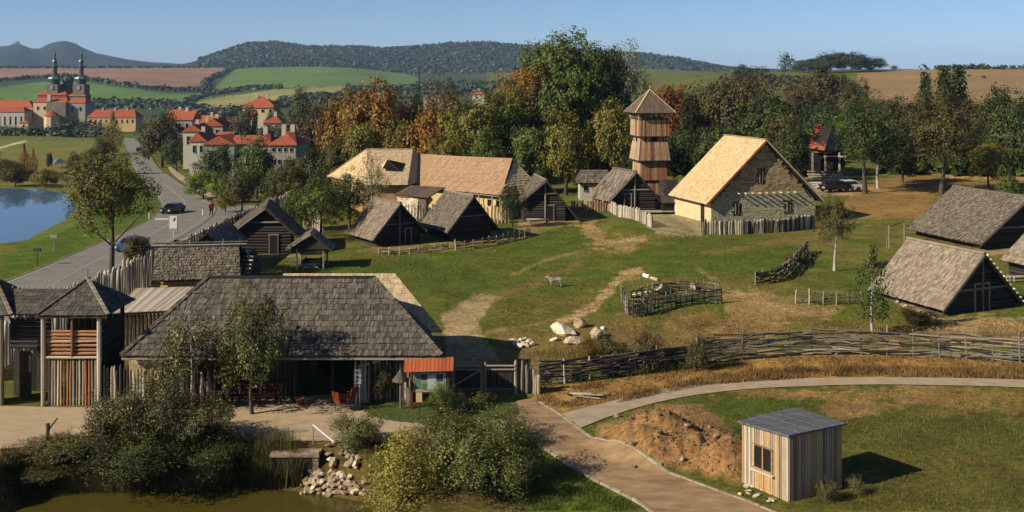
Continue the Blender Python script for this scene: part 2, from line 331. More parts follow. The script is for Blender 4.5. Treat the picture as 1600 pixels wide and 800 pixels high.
# --- village green and its wear (photo coordinates)
poly([(390,410),(560,410),(700,388),(900,350),(990,380),(1260,380),(1250,420),(1100,430),(980,420),(850,470),(690,480),(600,440)],(.08,.108,.016),10,14,.75)
poly([(690,492),(742,462),(792,462),(764,480),(748,500),(752,520),(768,545),(790,570),(700,575)],(.38,.29,.175),5,5,.95)
line([(780,464),(820,448),(850,436),(880,425),(905,412)],13,(.2,.14,.065),4,8,.7)
line([(800,430),(850,408),(905,392),(960,380)],3,TAN,1.5,3,.5)
line([(752,468),(700,488)],4,TAN,2,3,.6)
line([(870,505),(905,492),(925,480),(945,462),(958,445),(972,432),(996,425)],13,(.46,.32,.18),3,9,.85)
line([(760,520),(830,508),(880,497)],3,TAN,2,4,.5)
line([(985,437),(1000,434)],4,TAN,2,2,.8)
poly([(1035,500),(1120,485),(1118,508),(1040,520)],DRY,6,8,.8)
poly([(1120,452),(1180,448),(1240,470),(1312,484),(1300,497),(1240,505),(1200,522),(1140,528),(1100,520),(1135,490)],(.36,.24,.12),6,9,.85)
line([(1090,420),(1130,445),(1170,465),(1250,490)],6,TAN,3,6,.6)
poly([(1000,520),(1160,515),(1330,512),(1600,505),(1600,535),(1400,530),(1240,520),(1090,535),(960,560)],(.27,.175,.075),8,10,.7)
poly([(1460,500),(1540,492),(1600,500),(1600,520),(1450,515)],(.42,.30,.17),4,6,.8)
poly([(780,520),(1000,490),(1040,540),(860,600),(780,590)],(.25,.17,.075),10,14,.6)
poly([(838,636),(828,604),(950,594),(1090,574),(1200,558),(1400,552),(1600,562),(1600,597),(1300,592),(1100,606),(940,640),(880,655)],(.36,.215,.08),4,7,.92)
poly([(905,345),(925,345),(950,372),(1005,370),(985,392),(935,385),(915,372)],(.42,.30,.15),5,8,.8)
poly([(1000,334),(1062,334),(1100,350),(1105,366),(1030,368),(1010,352)],(.36,.30,.21),3,4,.9)
line([(1030,372),(980,392),(900,395)],9,DRY,5,9,.5)
line([(1280,362),(1340,338),(1390,330),(1450,325)],9,(.36,.25,.12),4,6,.75)
line([(1100,395),(1200,380),(1280,370)],6,DRY,4,8,.5)
poly([(1330,300),(1400,262),(1440,255),(1600,262),(1600,300),(1480,292),(1440,345),(1300,338)],(.27,.165,.065),7,14,.85)
line([(1480,275),(1600,278)],6,(.5,.36,.2),3,4,.7)
line([(1340,300),(1360,296),(1450,300)],5,(.42,.3,.16),3,5,.7)
poly([(1200,275),(1330,275),(1330,305),(1200,305)],(.4,.3,.2),4,5,.9)
line([(1440,358),(1500,375),(1545,395),(1600,390)],7,(.44,.32,.19),3,4,.7)
line([(1385,462),(1465,497)],9,(.4,.3,.18),3,6,.7)
poly([(560,392),(600,400),(760,385),(830,365),(930,340),(930,350),(830,352),(760,372),(600,385)],(.3,.21,.1),3,5,.6)
poly([(810,345),(905,345),(905,352),(810,352)],TAN,2,3,.8)
poly([(395,398),(470,398),(470,402),(395,402)],(.4,.33,.2),2,2,.7)
# --- yard inside the palisade
poly([(165,450),(330,450),(250,560),(165,560)],(.24,.17,.085),5,10,.7)
# --- foreground right meadow
poly([(905,655),(1000,625),(1110,605),(1300,600),(1600,607),(1600,800),(1240,800),(1060,740),(950,700)],(.088,.088,.022),6,8,.9)
poly([(1100,620),(1180,612),(1340,606),(1600,610),(1600,630),(1420,632),(1330,625),(1230,628)],(.30,.19,.08),6,12,.85)
poly([(1380,632),(1600,626),(1600,650),(1480,645)],(.27,.18,.08),6,12,.6)
poly([(1270,632),(1350,625),(1372,645),(1330,660),(1290,650)],(.3,.19,.09),4,6,.85)
poly([(1100,625),(1240,622),(1260,640),(1150,650),(1110,645)],(.08,.12,.02),6,8,.8)
poly([(1150,700),(1600,690),(1600,800),(1230,800)],(.12,.10,.03),20,18,.6)
poly([(920,668),(1000,640),(1100,630),(1160,690),(1160,760),(1110,745),(1000,705)],(.30,.17,.085),5,8,.9)
poly([(940,650),(985,640),(985,655),(950,662)],(.09,.12,.02),3,4,.8)
# --- left verge, meadow and lake side
poly([(0,430),(0,400),(110,345),(205,280),(250,310),(240,345),(170,375),(60,425)],(.075,.115,.014),6,8,.9)
poly([(0,245),(0,218),(150,216),(190,218),(190,262),(90,268)],(.14,.16,.04),4,8,.9)
poly([(0,236),(100,232),(190,236),(190,300),(120,295),(0,296)],(.18,.15,.05),4,10,.8)
line([(0,231),(25,224),(40,221)],2.5,(.6,.56,.45),1,1,.9)
poly([(255,385),(400,325),(400,340),(290,395)],(.14,.15,.03),4,6,.8)
# --- pond banks
poly([(-80,706),(60,694),(480,690),(760,692),(820,700),(820,800),(-80,800)],(.10,.075,.03),3,5,.95)
poly([(-80,712),(80,696),(130,710),(60,730),(-80,740)],(.22,.12,.05),4,6,.8)
poly([(820,700),(1030,800),(820,800)],(.10,.115,.022),5,8,.9)
# --- far country
FG=(.11,.18,.05); FB=(.27,.17,.115)
poly([(-500,110),(-500,210),(700,210),(760,175),(760,110)],(.05,.068,.03),3,3,1.0)
poly([(-500,165),(0,137),(60,128),(110,126),(200,138),(260,146),(330,147),(330,160),(200,163),(60,168)],FG,1.5,1,1)
poly([(-500,104),(0,107),(360,105),(330,118),(320,134),(250,137),(215,134),(150,125),(100,118),(0,124),(-500,130)],FB,1,.8,1)
poly([(345,128),(368,107),(480,104),(600,108),(655,122),(660,134),(560,133),(430,138),(330,142)],FG,1.5,1,1)
poly([(290,165),(340,152),(430,140),(540,134),(540,150),(430,156),(330,180)],(.27,.24,.1),1.5,1,1)
poly([(1190,128),(1240,122),(1300,125),(1300,140),(1180,140)],(.26,.19,.1),2,2,1)
poly([(1340,114),(1420,107),(1700,102),(2200,100),(2200,170),(1340,170)],(.27,.19,.085),1.5,2,1)
line([(1350,145),(1440,142),(1600,125)],2,(.28,.22,.09),2,3,.6)
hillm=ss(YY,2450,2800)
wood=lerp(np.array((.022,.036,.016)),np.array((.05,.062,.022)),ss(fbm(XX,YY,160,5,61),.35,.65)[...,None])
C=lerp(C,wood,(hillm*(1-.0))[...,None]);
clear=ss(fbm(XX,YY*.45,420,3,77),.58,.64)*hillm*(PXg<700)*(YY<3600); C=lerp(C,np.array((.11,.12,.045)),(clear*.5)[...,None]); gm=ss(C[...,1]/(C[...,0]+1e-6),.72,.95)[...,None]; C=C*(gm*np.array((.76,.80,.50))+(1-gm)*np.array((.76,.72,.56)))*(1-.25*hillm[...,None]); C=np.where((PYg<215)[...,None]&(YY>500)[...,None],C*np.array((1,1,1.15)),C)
nr,nc=XX.shape; idx=np.arange(nr*nc).reshape(nr,nc); F=np.stack([idx[:-1,:-1],idx[:-1,1:],idx[1:,1:],idx[1:,:-1]],-1).reshape(-1,4)
me=npmesh('ground',np.stack([XX,YY,ZZ],-1).reshape(-1,3),F,True)
at_=me.color_attributes.new('cover','FLOAT_COLOR','POINT'); at_.data.foreach_set('color',np.concatenate([C.reshape(-1,3),np.ones((nr*nc,1))],1).astype(np.float32).ravel())
m=bpy.data.materials.new('ground_cover'); m.use_nodes=True; t=m.node_tree; N=t.nodes; L=t.links; b=N['Principled BSDF']; b.inputs['Roughness'].default_value=.95; b.inputs['Specular IOR Level'].default_value=.1
va=N.new('ShaderNodeVertexColor'); va.layer_name='cover'; ge=N.new('ShaderNodeNewGeometry')
def nn(scale,detail,lo,hi,v0=.3,v1=.7,stretch=(1,1,1)):
    mp=N.new('ShaderNodeMapping'); mp.inputs['Scale'].default_value=stretch; L.new(ge.outputs['Position'],mp.inputs[0])
    n=N.new('ShaderNodeTexNoise'); n.inputs['Scale'].default_value=scale; n.inputs['Detail'].default_value=detail; n.inputs['Roughness'].default_value=.7; L.new(mp.outputs[0],n.inputs[0])
    r=N.new('ShaderNodeMapRange'); r.inputs[1].default_value=v0; r.inputs[2].default_value=v1; r.inputs[3].default_value=lo; r.inputs[4].default_value=hi; L.new(n.outputs[0],r.inputs[0]); return n,r
na,ra=nn(3.2,9,.42,1.6); nb,rb=nn(.45,7,.6,1.42); ncn,rc=nn(.01,6,.75,1.25)
def mul(a,bb):
    x=N.new('ShaderNodeMix'); x.data_type='RGBA'; x.blend_type='MULTIPLY'; x.inputs[0].default_value=1; L.new(a,x.inputs[6]); L.new(bb,x.inputs[7]); return x.outputs[2]
o=mul(mul(mul(va.outputs[0],ra.outputs[0]),rb.outputs[0]),rc.outputs[0])
# dead straw and clover flecks: hue shifts at small scale
nd,rd=nn(7,4,0,1,.52,.68); ng,rg=nn(1.3,4,0,.55,.5,.7)
hs=N.new('ShaderNodeMix'); hs.data_type='RGBA'; hs.blend_type='MULTIPLY'; L.new(rd.outputs[0],hs.inputs[0]); L.new(o,hs.inputs[6]); hs.inputs[7].default_value=(1.7,1.35,1.3,1)
h2=N.new('ShaderNodeMix'); h2.data_type='RGBA'; h2.blend_type='MULTIPLY'; L.new(rg.outputs[0],h2.inputs[0]); L.new(hs.outputs[2],h2.inputs[6]); h2.inputs[7].default_value=(.7,.95,.7,1)
L.new(h2.outputs[2],b.inputs['Base Color'])
bu=N.new('ShaderNodeBump'); bu.inputs['Strength'].default_value=.55; bu.inputs['Distance'].default_value=.12; L.new(na.outputs[0],bu.inputs['Height'])
nh,rh=nn(.035,6,0,1); b2=N.new('ShaderNodeBump'); b2.inputs['Strength'].default_value=.5; b2.inputs['Distance'].default_value=4; L.new(nh.outputs[0],b2.inputs['Height']); L.new(bu.outputs[0],b2.inputs['Normal'])
L.new(bu.outputs[0],b.inputs['Normal'])
me.materials.append(m); ground=bpy.data.objects.new('ground',me); col.objects.link(ground); tag(ground,'grassy ground of the village green, meadows and hills beyond',kind='structure')
# --- draped ribbons (roads, paths) given by their two edges in photo coordinates
def resample(pts,n):
    P=[V(p) for p in pts]; d=[0]
    for a,b_ in zip(P[:-1],P[1:]): d.append(d[-1]+(b_-a).length)
    out=[]
    for k in range(n):
        s=d[-1]*k/(n-1); i=max(j for j in range(len(d)) if d[j]<=s+1e-9); i=min(i,len(P)-2); t=(s-d[i])/max(1e-9,d[i+1]-d[i]); out.append(P[i].lerp(P[i+1],t))
    return out
def smooth(P,it=2):
    for _ in range(it):
        Q=[P[0]]
        for a,b_ in zip(P[:-1],P[1:]): Q+= [a.lerp(b_,.25),a.lerp(b_,.75)]
        Q.append(P[-1]); P=Q
    return P
def ribbon(name,E1,E2,mt,lift,n=60,k=8,kind='structure',label=None,parent=None,world=False,wob=0.0):
    a=smooth([V(p) if world else G(*p) for p in E1]); b_=smooth([V(p) if world else G(*p) for p in E2])
    a=resample(a,n); b_=resample(b_,n); xs=[];yy=[]
    for i in range(n):
        for j in range(k+1):
            p=a[i].lerp(b_[i],j/k)
            if wob and j in (0,k): p=p+V((R.uniform(-wob,wob),R.uniform(-wob,wob),0))
            xs.append(p.x);yy.append(p.y)
    xs=np.array(xs);yy=np.array(yy); zz=zfun(xs,yy)+lift+np.maximum(0,yy-60)*.0006
    id_=np.arange(n*(k+1)).reshape(n,k+1); F=np.stack([id_[:-1,:-1],id_[:-1,1:],id_[1:,1:],id_[1:,:-1]],-1).reshape(-1,4)
    me=npmesh(name,np.stack([xs,yy,zz],1),F,True,MT[mt]); o=bpy.data.objects.new(name,me); col.objects.link(o); tag(o,label,kind=kind); return o,a,b_
road,rl,rr=ribbon('road',[(-130,500),(10,441),(120,398),(238,346),(258,325),(238,300),(215,275),(200,240),(192,217)],[(-20,560),(90,470),(170,425),(262,385),(345,332),(320,312),(262,278),(232,240),(210,217)],'asphalt',.10,90,8)
side,_,_=ribbon('side_road',[(262,372),(300,345),(330,325)],[(420,345),(420,335),(395,322)],'asphalt',.08,14,8)
# markings: centre line, kerb lines
def offline(name,A,B,t,wd,mt,lift,i0,i1,dash=None,parent=None,n=3):
    for s in (range(i0,i1) if dash else [i0]):
        if dash and s%dash[0]>=dash[1]: continue
        e=(s+1 if dash else i1); pa=[A[i].lerp(B[i],t) for i in range(s,e+1)]
        pb=[A[i].lerp(B[i],t+wd/max(.1,(A[i]-B[i]).length)) for i in range(s,e+1)]
        ribbon(name,pa,pb,mt,lift,max(4,(e-s)*n),1,world=True)
offline('centre_line',rl,rr,.5,.24,'marking_white',.13,2,36)
offline('centre_line',rl,rr,.5,.2,'marking_white',.13,52,84,dash=(3,1))
offline('edge_line',rl,rr,.03,.22,'marking_white',.13,1,52)
offline('edge_line',rl,rr,.94,.22,'marking_white',.13,1,40)
offline('road_edge_kerb',rl,rr,-.02,.25,'kerb_stone',.2,1,80)
offline('road_edge_kerb',rl,rr,1.0,.3,'kerb_stone',.2,1,40)
offline('road_edge_kerb',rl,rr,1.0,.3,'kerb_stone',.2,56,84)
ribbon('stop_line',[(242,343),(262,343)],[(243,346),(264,346)],'marking_white',.14,4,2)
ribbon('footpath',[(345,318),(305,300),(270,276),(262,262)],[(352,313),(318,296),(282,274),(268,262)],'gravel_path',.12,30,2)
ribbon('plaza',[(-200,632),(0,636),(160,638),(300,632),(480,618),(560,615),(640,617),(760,622),(822,628)],[(-200,720),(0,702),(160,692),(300,690),(480,690),(560,690),(640,690),(760,690),(826,690)],'gravel_plaza',.03,80,10,label='pale gravel square in front of the gate')
trk,ta,tb=ribbon('track',[(806,628),(826,690),(850,700),(905,740),(985,778),(1020,800),(1100,880)],[(832,624),(880,652),(935,690),(1040,738),(1130,772),(1200,798),(1330,860)],'track_clay',.055,90,12,label='rutted clay track running down to the lower edge')
ribbon('gravel_path',[(868,650),(930,634),(1010,614),(1100,600),(1200,593),(1350,590),(1500,591),(1640,596)],[(902,672),(960,648),(1030,628),(1110,614),(1200,606),(1350,601),(1500,603),(1640,608)],'gravel_path',.035,90,6,label='pale gravel path curving along the wattle fence')
ribbon('grass_islet',[(575,622),(600,618),(700,618),(780,620),(815,630)],[(562,640),(600,660),(700,664),(770,658),(822,646)],'islet_grass',.05,40,8,label='green grass islet around the map board')
# kerb stones on both sides of the track: each a stone
def stones(A,B,t,i0,i1,label,nm='track_kerb',st=.55,vis=1):
    P=[A[i].lerp(B[i],t) for i in range(i0,i1)]; Ltot=sum((b_-a).length for a,b_ in zip(P[:-1],P[1:])); n=int(Ltot/st); Q=resample(P,n+1)
    r_=root(nm,label,'kerb',(P[0].x,P[0].y,hz(P[0].x,P[0].y)))
    for a,b_ in zip(Q[:-1],Q[1:]):
        a=V((a.x,a.y,hz(a.x,a.y)+.03+R.uniform(-.01,.03))); b2_=V((b_.x,b_.y,hz(b_.x,b_.y)+.03+R.uniform(-.01,.03))); d=(b2_-a)
        stick('kerb_stone','box',a+d*.02,a+d*.97,.09+R.uniform(0,.03),.10,MT['kerb_stone'],r_,up=(0,0,1))
stones(ta,tb,-.005,20,88,'pale kerb stones along the left edge of the clay track')
stones(ta,tb,1.005,3,88,'pale kerb stones along the right edge of the clay track below the spoil heap')
# water
def water(name,pts,z,mname,colr,rough,label):
    mm=bpy.data.materials.new(mname); mm.use_nodes=True; b=mm.node_tree.nodes['Principled BSDF']; b.inputs['Base Color'].default_value=(*colr,1); b.inputs['Roughness'].default_value=rough; b.inputs['IOR'].default_value=1.33
    n=mm.node_tree.nodes.new('ShaderNodeTexNoise'); n.inputs['Scale'].default_value=1.5; n.inputs['Detail'].default_value=3; g_=mm.node_tree.nodes.new('ShaderNodeNewGeometry'); mm.node_tree.links.new(g_.outputs['Position'],n.inputs[0])
    bu=mm.node_tree.nodes.new('ShaderNodeBump'); bu.inputs['Strength'].default_value=.06; bu.inputs['Distance'].default_value=.03; mm.node_tree.links.new(n.outputs[0],bu.inputs['Height']); mm.node_tree.links.new(bu.outputs[0],b.inputs['Normal'])
    cx=sum(p[0] for p in pts)/len(pts); cy=sum(p[1] for p in pts)/len(pts)
    o=wmesh(name,[(cx+(x-cx)*1.04+0,cy+(y-cy)*1.04,z) for x,y in pts],[tuple(range(len(pts)))],mm); tag(o,label,kind='structure')
water('lake',lake,LAKE_Z,'lake_water',(.07,.12,.18),.04,'blue lake on the left reflecting the sky')  # blue base colour raised to paint in more of the sky's reflection
water('pond',pond,POND_Z,'pond_water',(.055,.045,.008),.12,'murky olive pond at the lower left')
# ================================================================ ROOFS AND WALLS
UP=V((0,0,1))
_wedge={}
def wedge(mt):
    if mt.name not in _wedge:
        me=bpy.data.meshes.new('shingle'); v=[(-.5,0,0),(.5,0,0),(.5,1,-.8),(-.5,1,-.8),(-.5,0,1),(.5,0,1),(.48,1,0),(-.48,1,0)]
        me.from_pydata(v,[],[(4,5,6,7),(0,1,5,4),(1,2,6,5),(3,0,4,7)]); me.update(); me.materials.append(mt); _wedge[mt.name]=me
    return _wedge[mt.name]
def cover(parent,A,B,Cc,D,course,width,mt,th=.025,nparts=0,pname='shingle',sname='shingle_field',jit=.25,over=1.35,lift=0.0,ragged=0.0,lean=0.0,sag=0.0,skip=0.0):
    """overlapping shingles / thatch bundles on the slope A,B (eave left,right) C,D (ridge right,left)"""
    A,B,Cc,D=[V(p) for p in (A,B,Cc,D)]
    e1=(B-A).normalized(); n=e1.cross(((D-A) if (D-A).length>.3 else (Cc-A))).normalized()
    if n.z<0: n=-n
    e2=n.cross(e1).normalized()
    if e2.z<0: e2=-e2
    q=lambda p:((p-A).dot(e1),(p-A).dot(e2))
    (bx,by),(cx,cy),(dx,dy)=q(B),q(Cc),q(D)
    H=max(.5*(cy+dy),.1); rows=max(1,int(round(H/course))); verts=[];faces=[]; k=0
    matw=MT[mt]
    for i in range(rows):
        t0=i/rows; t1=min(1.0,t0+over/rows)
        def lim(t):
            xl=dx*t; xr=bx+(cx-bx)*t; yl=dy*t; yr=by+(cy-by)*t; return xl,xr,yl,yr
        xl,xr,yl,yr=lim(t0); ul,ur,vl,vr=lim(t1)
        x=xl-R.uniform(0,width)
        while x<xr:
            wd=width*R.uniform(1-jit,1+jit); x0=max(x,xl); x1=min(x+wd*.94,xr); x+=wd
            if x1-x0<width*.15 or (skip and R.random()<skip): continue
            s=(x0+x1)/2; f=(s-xl)/max(1e-6,xr-xl); y0=yl+(yr-yl)*f-R.uniform(0,ragged)-R.uniform(0,.12)*course*jit*2; f1=min(max((s-ul)/max(1e-6,ur-ul),0),1); y1=vl+(vr-vl)*f1
            a0,a1=x0,x1; u0=min(max(x0,ul),ur); u1=min(max(x1,ul),ur)
            if u1-u0<.2*width:
                mid=min(max(s,ul),ur); u0,u1=mid-.05*width,mid+.05*width
            dl=R.uniform(-lean,lean); u0+=dl;u1+=dl
            t=th*R.uniform(.6,1.5); h0=lift+t+(0 if sag==0 else 0); hb=lift-th*.2
            if k<nparts and x0>xl+.01 and x1<xr-.01 and i<rows-1:
                o=bpy.data.objects.new(pname,wedge(matw)); col.objects.link(o); o.parent=parent
                p=A+e1*((x0+x1)/2)+e2*y0+n*lift-OFF[parent.name]; L_=y1-y0
                o.matrix_local=Matrix(((e1.x*(x1-x0),e2.x*L_,n.x*t,p.x),(e1.y*(x1-x0),e2.y*L_,n.y*t,p.y),(e1.z*(x1-x0),e2.z*L_,n.z*t,p.z),(0,0,0,1)))
                k+=1; continue
            b=len(verts)
            for (xx,yy,zz) in ((a0,y0,lift-.01),(a1,y0,lift-.01),(u1,y1,hb),(u0,y1,hb),(a0,y0,h0),(a1,y0,h0*R.uniform(.85,1.15)),(u1,y1,lift+th*.25),(u0,y1,lift+th*.25)):
                verts.append(A+e1*xx+e2*yy+n*zz)
            faces+= [(b+4,b+5,b+6,b+7),(b,b+1,b+5,b+4),(b+1,b+2,b+6,b+5),(b+3,b,b+4,b+7)]
    if verts:
        o=wmesh(sname,verts,faces,matw,parent); o['kind']='stuff'
    return k
def hutroof(parent,EL_,ER_,AL,AR,mt,course,width,th,deck='timber_deck',name='roof',**kw):
    """one slope: slab below, cover above. EL_,ER_ eave; AR,AL ridge (right,left)"""
    o=plat(name,[EL_,ER_,AR,AL],.09,MT[deck],parent); cover(o,EL_,ER_,AR,AL,course,width,mt,th,**kw); return o
def clip_top(base0,base1,x,top):
    return top
def logwall(parent,P0,P1,z0,z1,dia,mt,name='log',clip=None,ends=.0):
    """horizontal logs from P0 to P1 (ground points); clip(z)->(s0,s1) fractions"""
    P0=V(P0);P1=V(P1); z=z0+dia/2; d=(P1-P0)
    while z<z1:
        s0,s1=clip(z) if clip else (0,1)
        if s1-s0>.06:
            a=P0+d*s0+V((0,0,z-P0.z)); b_=P0+d*s1+V((0,0,z-P0.z)); e=d.normalized()*ends
            stick(name,'log',a-e*R.uniform(.6,1),b_+e*R.uniform(.6,1),dia*R.uniform(.95,1.12),dia,MT[mt],parent,up=(0,0,1))
        z+=dia
def plankwall(parent,P0,P1,z0,ztop,wd,th,mt,name='plank',jit=.0,gap=.9,kind='plank',zj=0.0,mats=None):
    P0=V(P0);P1=V(P1); d=P1-P0; L=d.length; e=d/L; nrm=V((e.y,-e.x,0)); n=max(1,int(L/wd)); w=L/n
    for i in range(n):
        s=(i+.5)/n; zt=ztop(s) if callable(ztop) else ztop; zb=z0(s) if callable(z0) else z0
        zt+=R.uniform(-zj,zj)
        if zt-zb<.08: continue
        p=P0+d*s+nrm*R.uniform(-jit,jit)
        stick(name,kind,V((p.x,p.y,zb)),V((p.x+R.uniform(-jit,jit)*.5,p.y,zt)),w*gap*R.uniform(.85,1.1),th,MT[R.choice(mats) if mats else mt],parent,up=nrm)
def gable_hut(name,label,FL,FR,depth,apex,eave_out,eave_z,mt='thatch_grey',course=.32,width=.16,th=.05,wall='log',wmt='wood_dark',fo=.35,bo=.25,asym=.5,door=None,cat='hut',post=True,wall_h=None,group=None,poles=0,ragged=.05,eave_zr=None,eave_outr=None,ridge_dz=0,logd=.24,cover_kw={}):
    FL=V(FL);FR=V(FR);d=V(depth); e=(FR-FL); Wd=e.length; eu=e/Wd; du=d.normalized()
    r_=root(name,label,cat,(FL.x,FL.y,FL.z),group); z0=min(FL.z,FR.z)
    eo2=eave_outr if eave_outr is not None else eave_out; ez2=eave_zr if eave_zr is not None else eave_z
    M_=FL+e*asym; A0=V((M_.x,M_.y,z0+apex))-du*fo; A1=V((M_.x,M_.y,z0+apex+ridge_dz))+d+du*bo
    L0=V((FL.x,FL.y,z0+eave_z))-eu*eave_out-du*fo; L1=L0+d+du*(bo+fo); R0=V((FR.x,FR.y,z0+ez2))+eu*eo2-du*fo; R1=R0+d+du*(bo+fo)
    kw=dict(ragged=ragged,over=1.6,jit=.35,lean=.03); kw.update(cover_kw)
    hutroof(r_,L1,L0,A1,A0,mt,course,width,th,**kw) if False else None
    o=plat('roof',[L1,L0,A0,A1],.1,MT['timber_deck'],r_); cover(o,L1,L0,A0,A1,course,width,mt,th,**kw)
    o2=plat('roof',[R0,R1,A1,A0],.1,MT['timber_deck'],r_); cover(o2,R0,R1,A1,A0,course,width,mt,th,**kw)
    # ridge crown
    rc=stick('ridge_cap','log',A0-du*.05+UP*.03,A1+du*.05+UP*.03,.26,.2,MT[mt],r_,up=UP)
    # verge boards in front
    for Q in (L0,R0): stick('verge_board','box',Q-du*.03-UP*.1,A0-du*.03-UP*.1,.06,.16,MT['wood_old' if Q is L0 else 'wood_dark'],r_,up=UP)  # left verge paler, right darker: sun and shade painted in
    # gable walls; slope lines limit their height
    def roofz(s):
        x=s*Wd
        return z0+(lerp(eave_z,apex,(x+eave_out)/(asym*Wd+eave_out)) if s<asym else lerp(ez2,apex,(Wd*(1)+eo2-x)/(Wd*(1-asym)+eo2)))-.14
    def clip(z):
        S_=[k/60 for k in range(61) if roofz(k/60)>z+.02]; return (min(S_),max(S_)) if S_ else (0,0)
    for P0,P1 in ((FL,FR),(FL+d,FR+d)):
        if wall=='log': logwall(r_,P0,P1,z0-.1,z0+apex-.25,logd,wmt,clip=clip)
        else: plankwall(r_,P0,P1,z0-.1,lambda s:roofz(s)-.03,.26,.05,wmt)
    for P0,zz in ((FL,roofz(0)),(FR,roofz(1))):
        if zz-z0>.3: logwall(r_,P0,P0+d,z0-.1,zz,logd,wmt)
    wmesh('back_panel',[FL+du*.15,FR+du*.15,V((M_.x,M_.y,z0+apex-.3))+du*.15],[(0,1,2)],MT['timber_deck'],r_)
    if door:
        ds,dw,dh=door; p=FL+e*ds-du*.14; o=stick('door','box',p+V((0,0,z0-p.z)),p+V((0,0,z0-p.z+dh)),dw,.05,MT['timber_deck'],r_,up=du)
        for sx in (-1,1): stick('door_jamb','box',p+eu*sx*(dw/2+.05)+V((0,0,z0-p.z)),p+eu*sx*(dw/2+.05)+V((0,0,z0-p.z+dh+.08)),.09,.1,MT['wood_old'],r_,up=du)
        stick('lintel','box',p-eu*(dw/2+.12)+V((0,0,z0-p.z+dh+.05)),p+eu*(dw/2+.12)+V((0,0,z0-p.z+dh+.05)),.1,.1,MT['wood_old'],r_,up=UP)
    if post: stick('post','pole',V((M_.x,M_.y,z0))-du*.22,V((M_.x,M_.y,z0+apex-.15))-du*.22,.15,.15,MT['wood_old'],r_)
    stick('tie_beam','log',FL-du*.2+UP*(roofz(.12)-FL.z)*1.0+eu*Wd*.12,FR-du*.2+UP*(roofz(.12)-FR.z)-eu*Wd*.12,.15,.15,MT['wood_old'],r_,up=UP)
    for k in range(poles):   # projecting pole ends along the right verge
        p=R0.lerp(A0,(k+.5)/poles)+UP*.08; stick('pole_end','pole',p-du*.22,p+du*.5,.13,.13,MT['wood_silver'],r_)
    return r_,(L0,L1,R0,R1,A0,A1)
def Z(x,y,z=None): return V((x,y,hz(x,y) if z is None else z))
# ---------------------------------------------------------------- main shingled entrance building
EB=root('entrance_building','long dark shingled entrance building with a deep hipped roof beside the square','building',(-10,48,0))
E0,E1=V((-17.45,45.7,2.4)),V((-3.15,45.7,2.4)); RG0,RG1=V((-14.9,50.1,5.0)),V((-6.75,50.1,5.0)); K0,K1=V((-17.9,54.5,2.4)),V((-4.05,50.3,2.35))
rf=plat('roof',[E0,E1,RG1,RG0],.1,MT['timber_deck'],EB)
cover(rf,E0,E1,RG1,RG0,.37,.14,'shingle_grey',.05,nparts=300,ragged=.03)
rb=plat('roof',[E1,K1,RG1],.08,MT['timber_deck'],EB); cover(rb,E1,K1,RG1,RG1,.4,.22,'shingle_dark',.03)  # darker shingles put shade into the hip turned from the sun
rb=plat('roof',[K0,E0,RG0],.08,MT['timber_deck'],EB); cover(rb,K0,E0,RG0,RG0,.4,.22,'shingle_grey',.03)
rb=plat('roof',[V((-6.6,54.5,2.3)),K0,RG0,RG1],.08,MT['timber_deck'],EB); cover(rb,V((-6.6,54.5,2.3)),K0,RG0,RG1,.45,.25,'shingle_dark',.03)
for a,b_ in ((E0,RG0),(E1,RG1)):
    for k in range(16):
        p=a.lerp(b_,k/16); q=a.lerp(b_,(k+1.3)/16); stick('hip_shingle','box',p+V((0,-.03,.08)),q+V((0,-.03,.04)),.2,.03,MT['shingle_grey'],rf,up=(0,-.5,.86),roll=R.uniform(-.15,.15))
stick('ridge_beam','box',RG0+UP*.05,RG1+UP*.05,.16,.1,MT['wood_dark'],EB,up=UP)
stick('eave_beam','box',E0+V((0,.1,-.14)),E1+V((0,.1,-.14)),.14,.1,MT['wood_old'],EB,up=UP)
# rear wing
W0,W1,WR0,WR1=V((-12,50.25,2.35)),V((-3.45,50.25,2.35)),V((-12,53.8,4.5)),V((-6.15,53.8,4.5))
rw=plat('roof',[W0,W1,WR1,WR0],.08,MT['timber_deck'],EB); cover(rw,W0,W1,WR1,WR0,.37,.2,'shingle_tan',.028,ragged=.03)
WB=V((-3.75,51.0,2.3)); rw2=plat('roof',[W1,WB,WR1],.08,MT['timber_deck'],EB); cover(rw2,W1,WB,WR1,WR1,.4,.25,'shingle_dark',.03)
plat('roof',[WB,V((-6,57,2.3)),V((-12,57,2.3)),WR0,WR1],.08,MT['shingle_dark'],EB)
# walls: dark upright planks left, open passage right
plankwall(EB,(-16.3,47.0,0),(-9.9,47.0,0),-.1,lambda s:2.95,.19,.05,'wood_dark',jit=.015)
plankwall(EB,(-9.9,47.0,0),(-9.9,49.8,0),-.1,3.4,.3,.05,'wood_dark')
plankwall(EB,(-9.9,52.2,0),(-6.0,52.2,0),-.1,3.2,.3,.05,'wood_dark')
plankwall(EB,(-4.6,47.3,0),(-4.9,50.1,0),-.1,2.6,.3,.06,'wood_dark')
plankwall(EB,(-16.3,53.2,0),(-16.3,47.0,0),-.1,2.6,.3,.06,'wood_old')
for x in (-9.85,-8.15,-6.4,-4.6): stick('post','pole',(x,46.6,-.05),(x,46.6,2.55),.17,.17,MT['wood_dark'],EB)
stick('sill_board','box',(-17.2,46.3,2.0),(-15.6,46.3,2.0),.2,.08,MT['wood_pale'],EB,up=UP)
wmesh('side_panel',[(-17.4,46.5,0),(-15.9,46.5,0),(-15.9,46.5,1.95),(-17.4,46.5,1.95)],[(0,1,2,3)],MT['stone_upper'],EB)
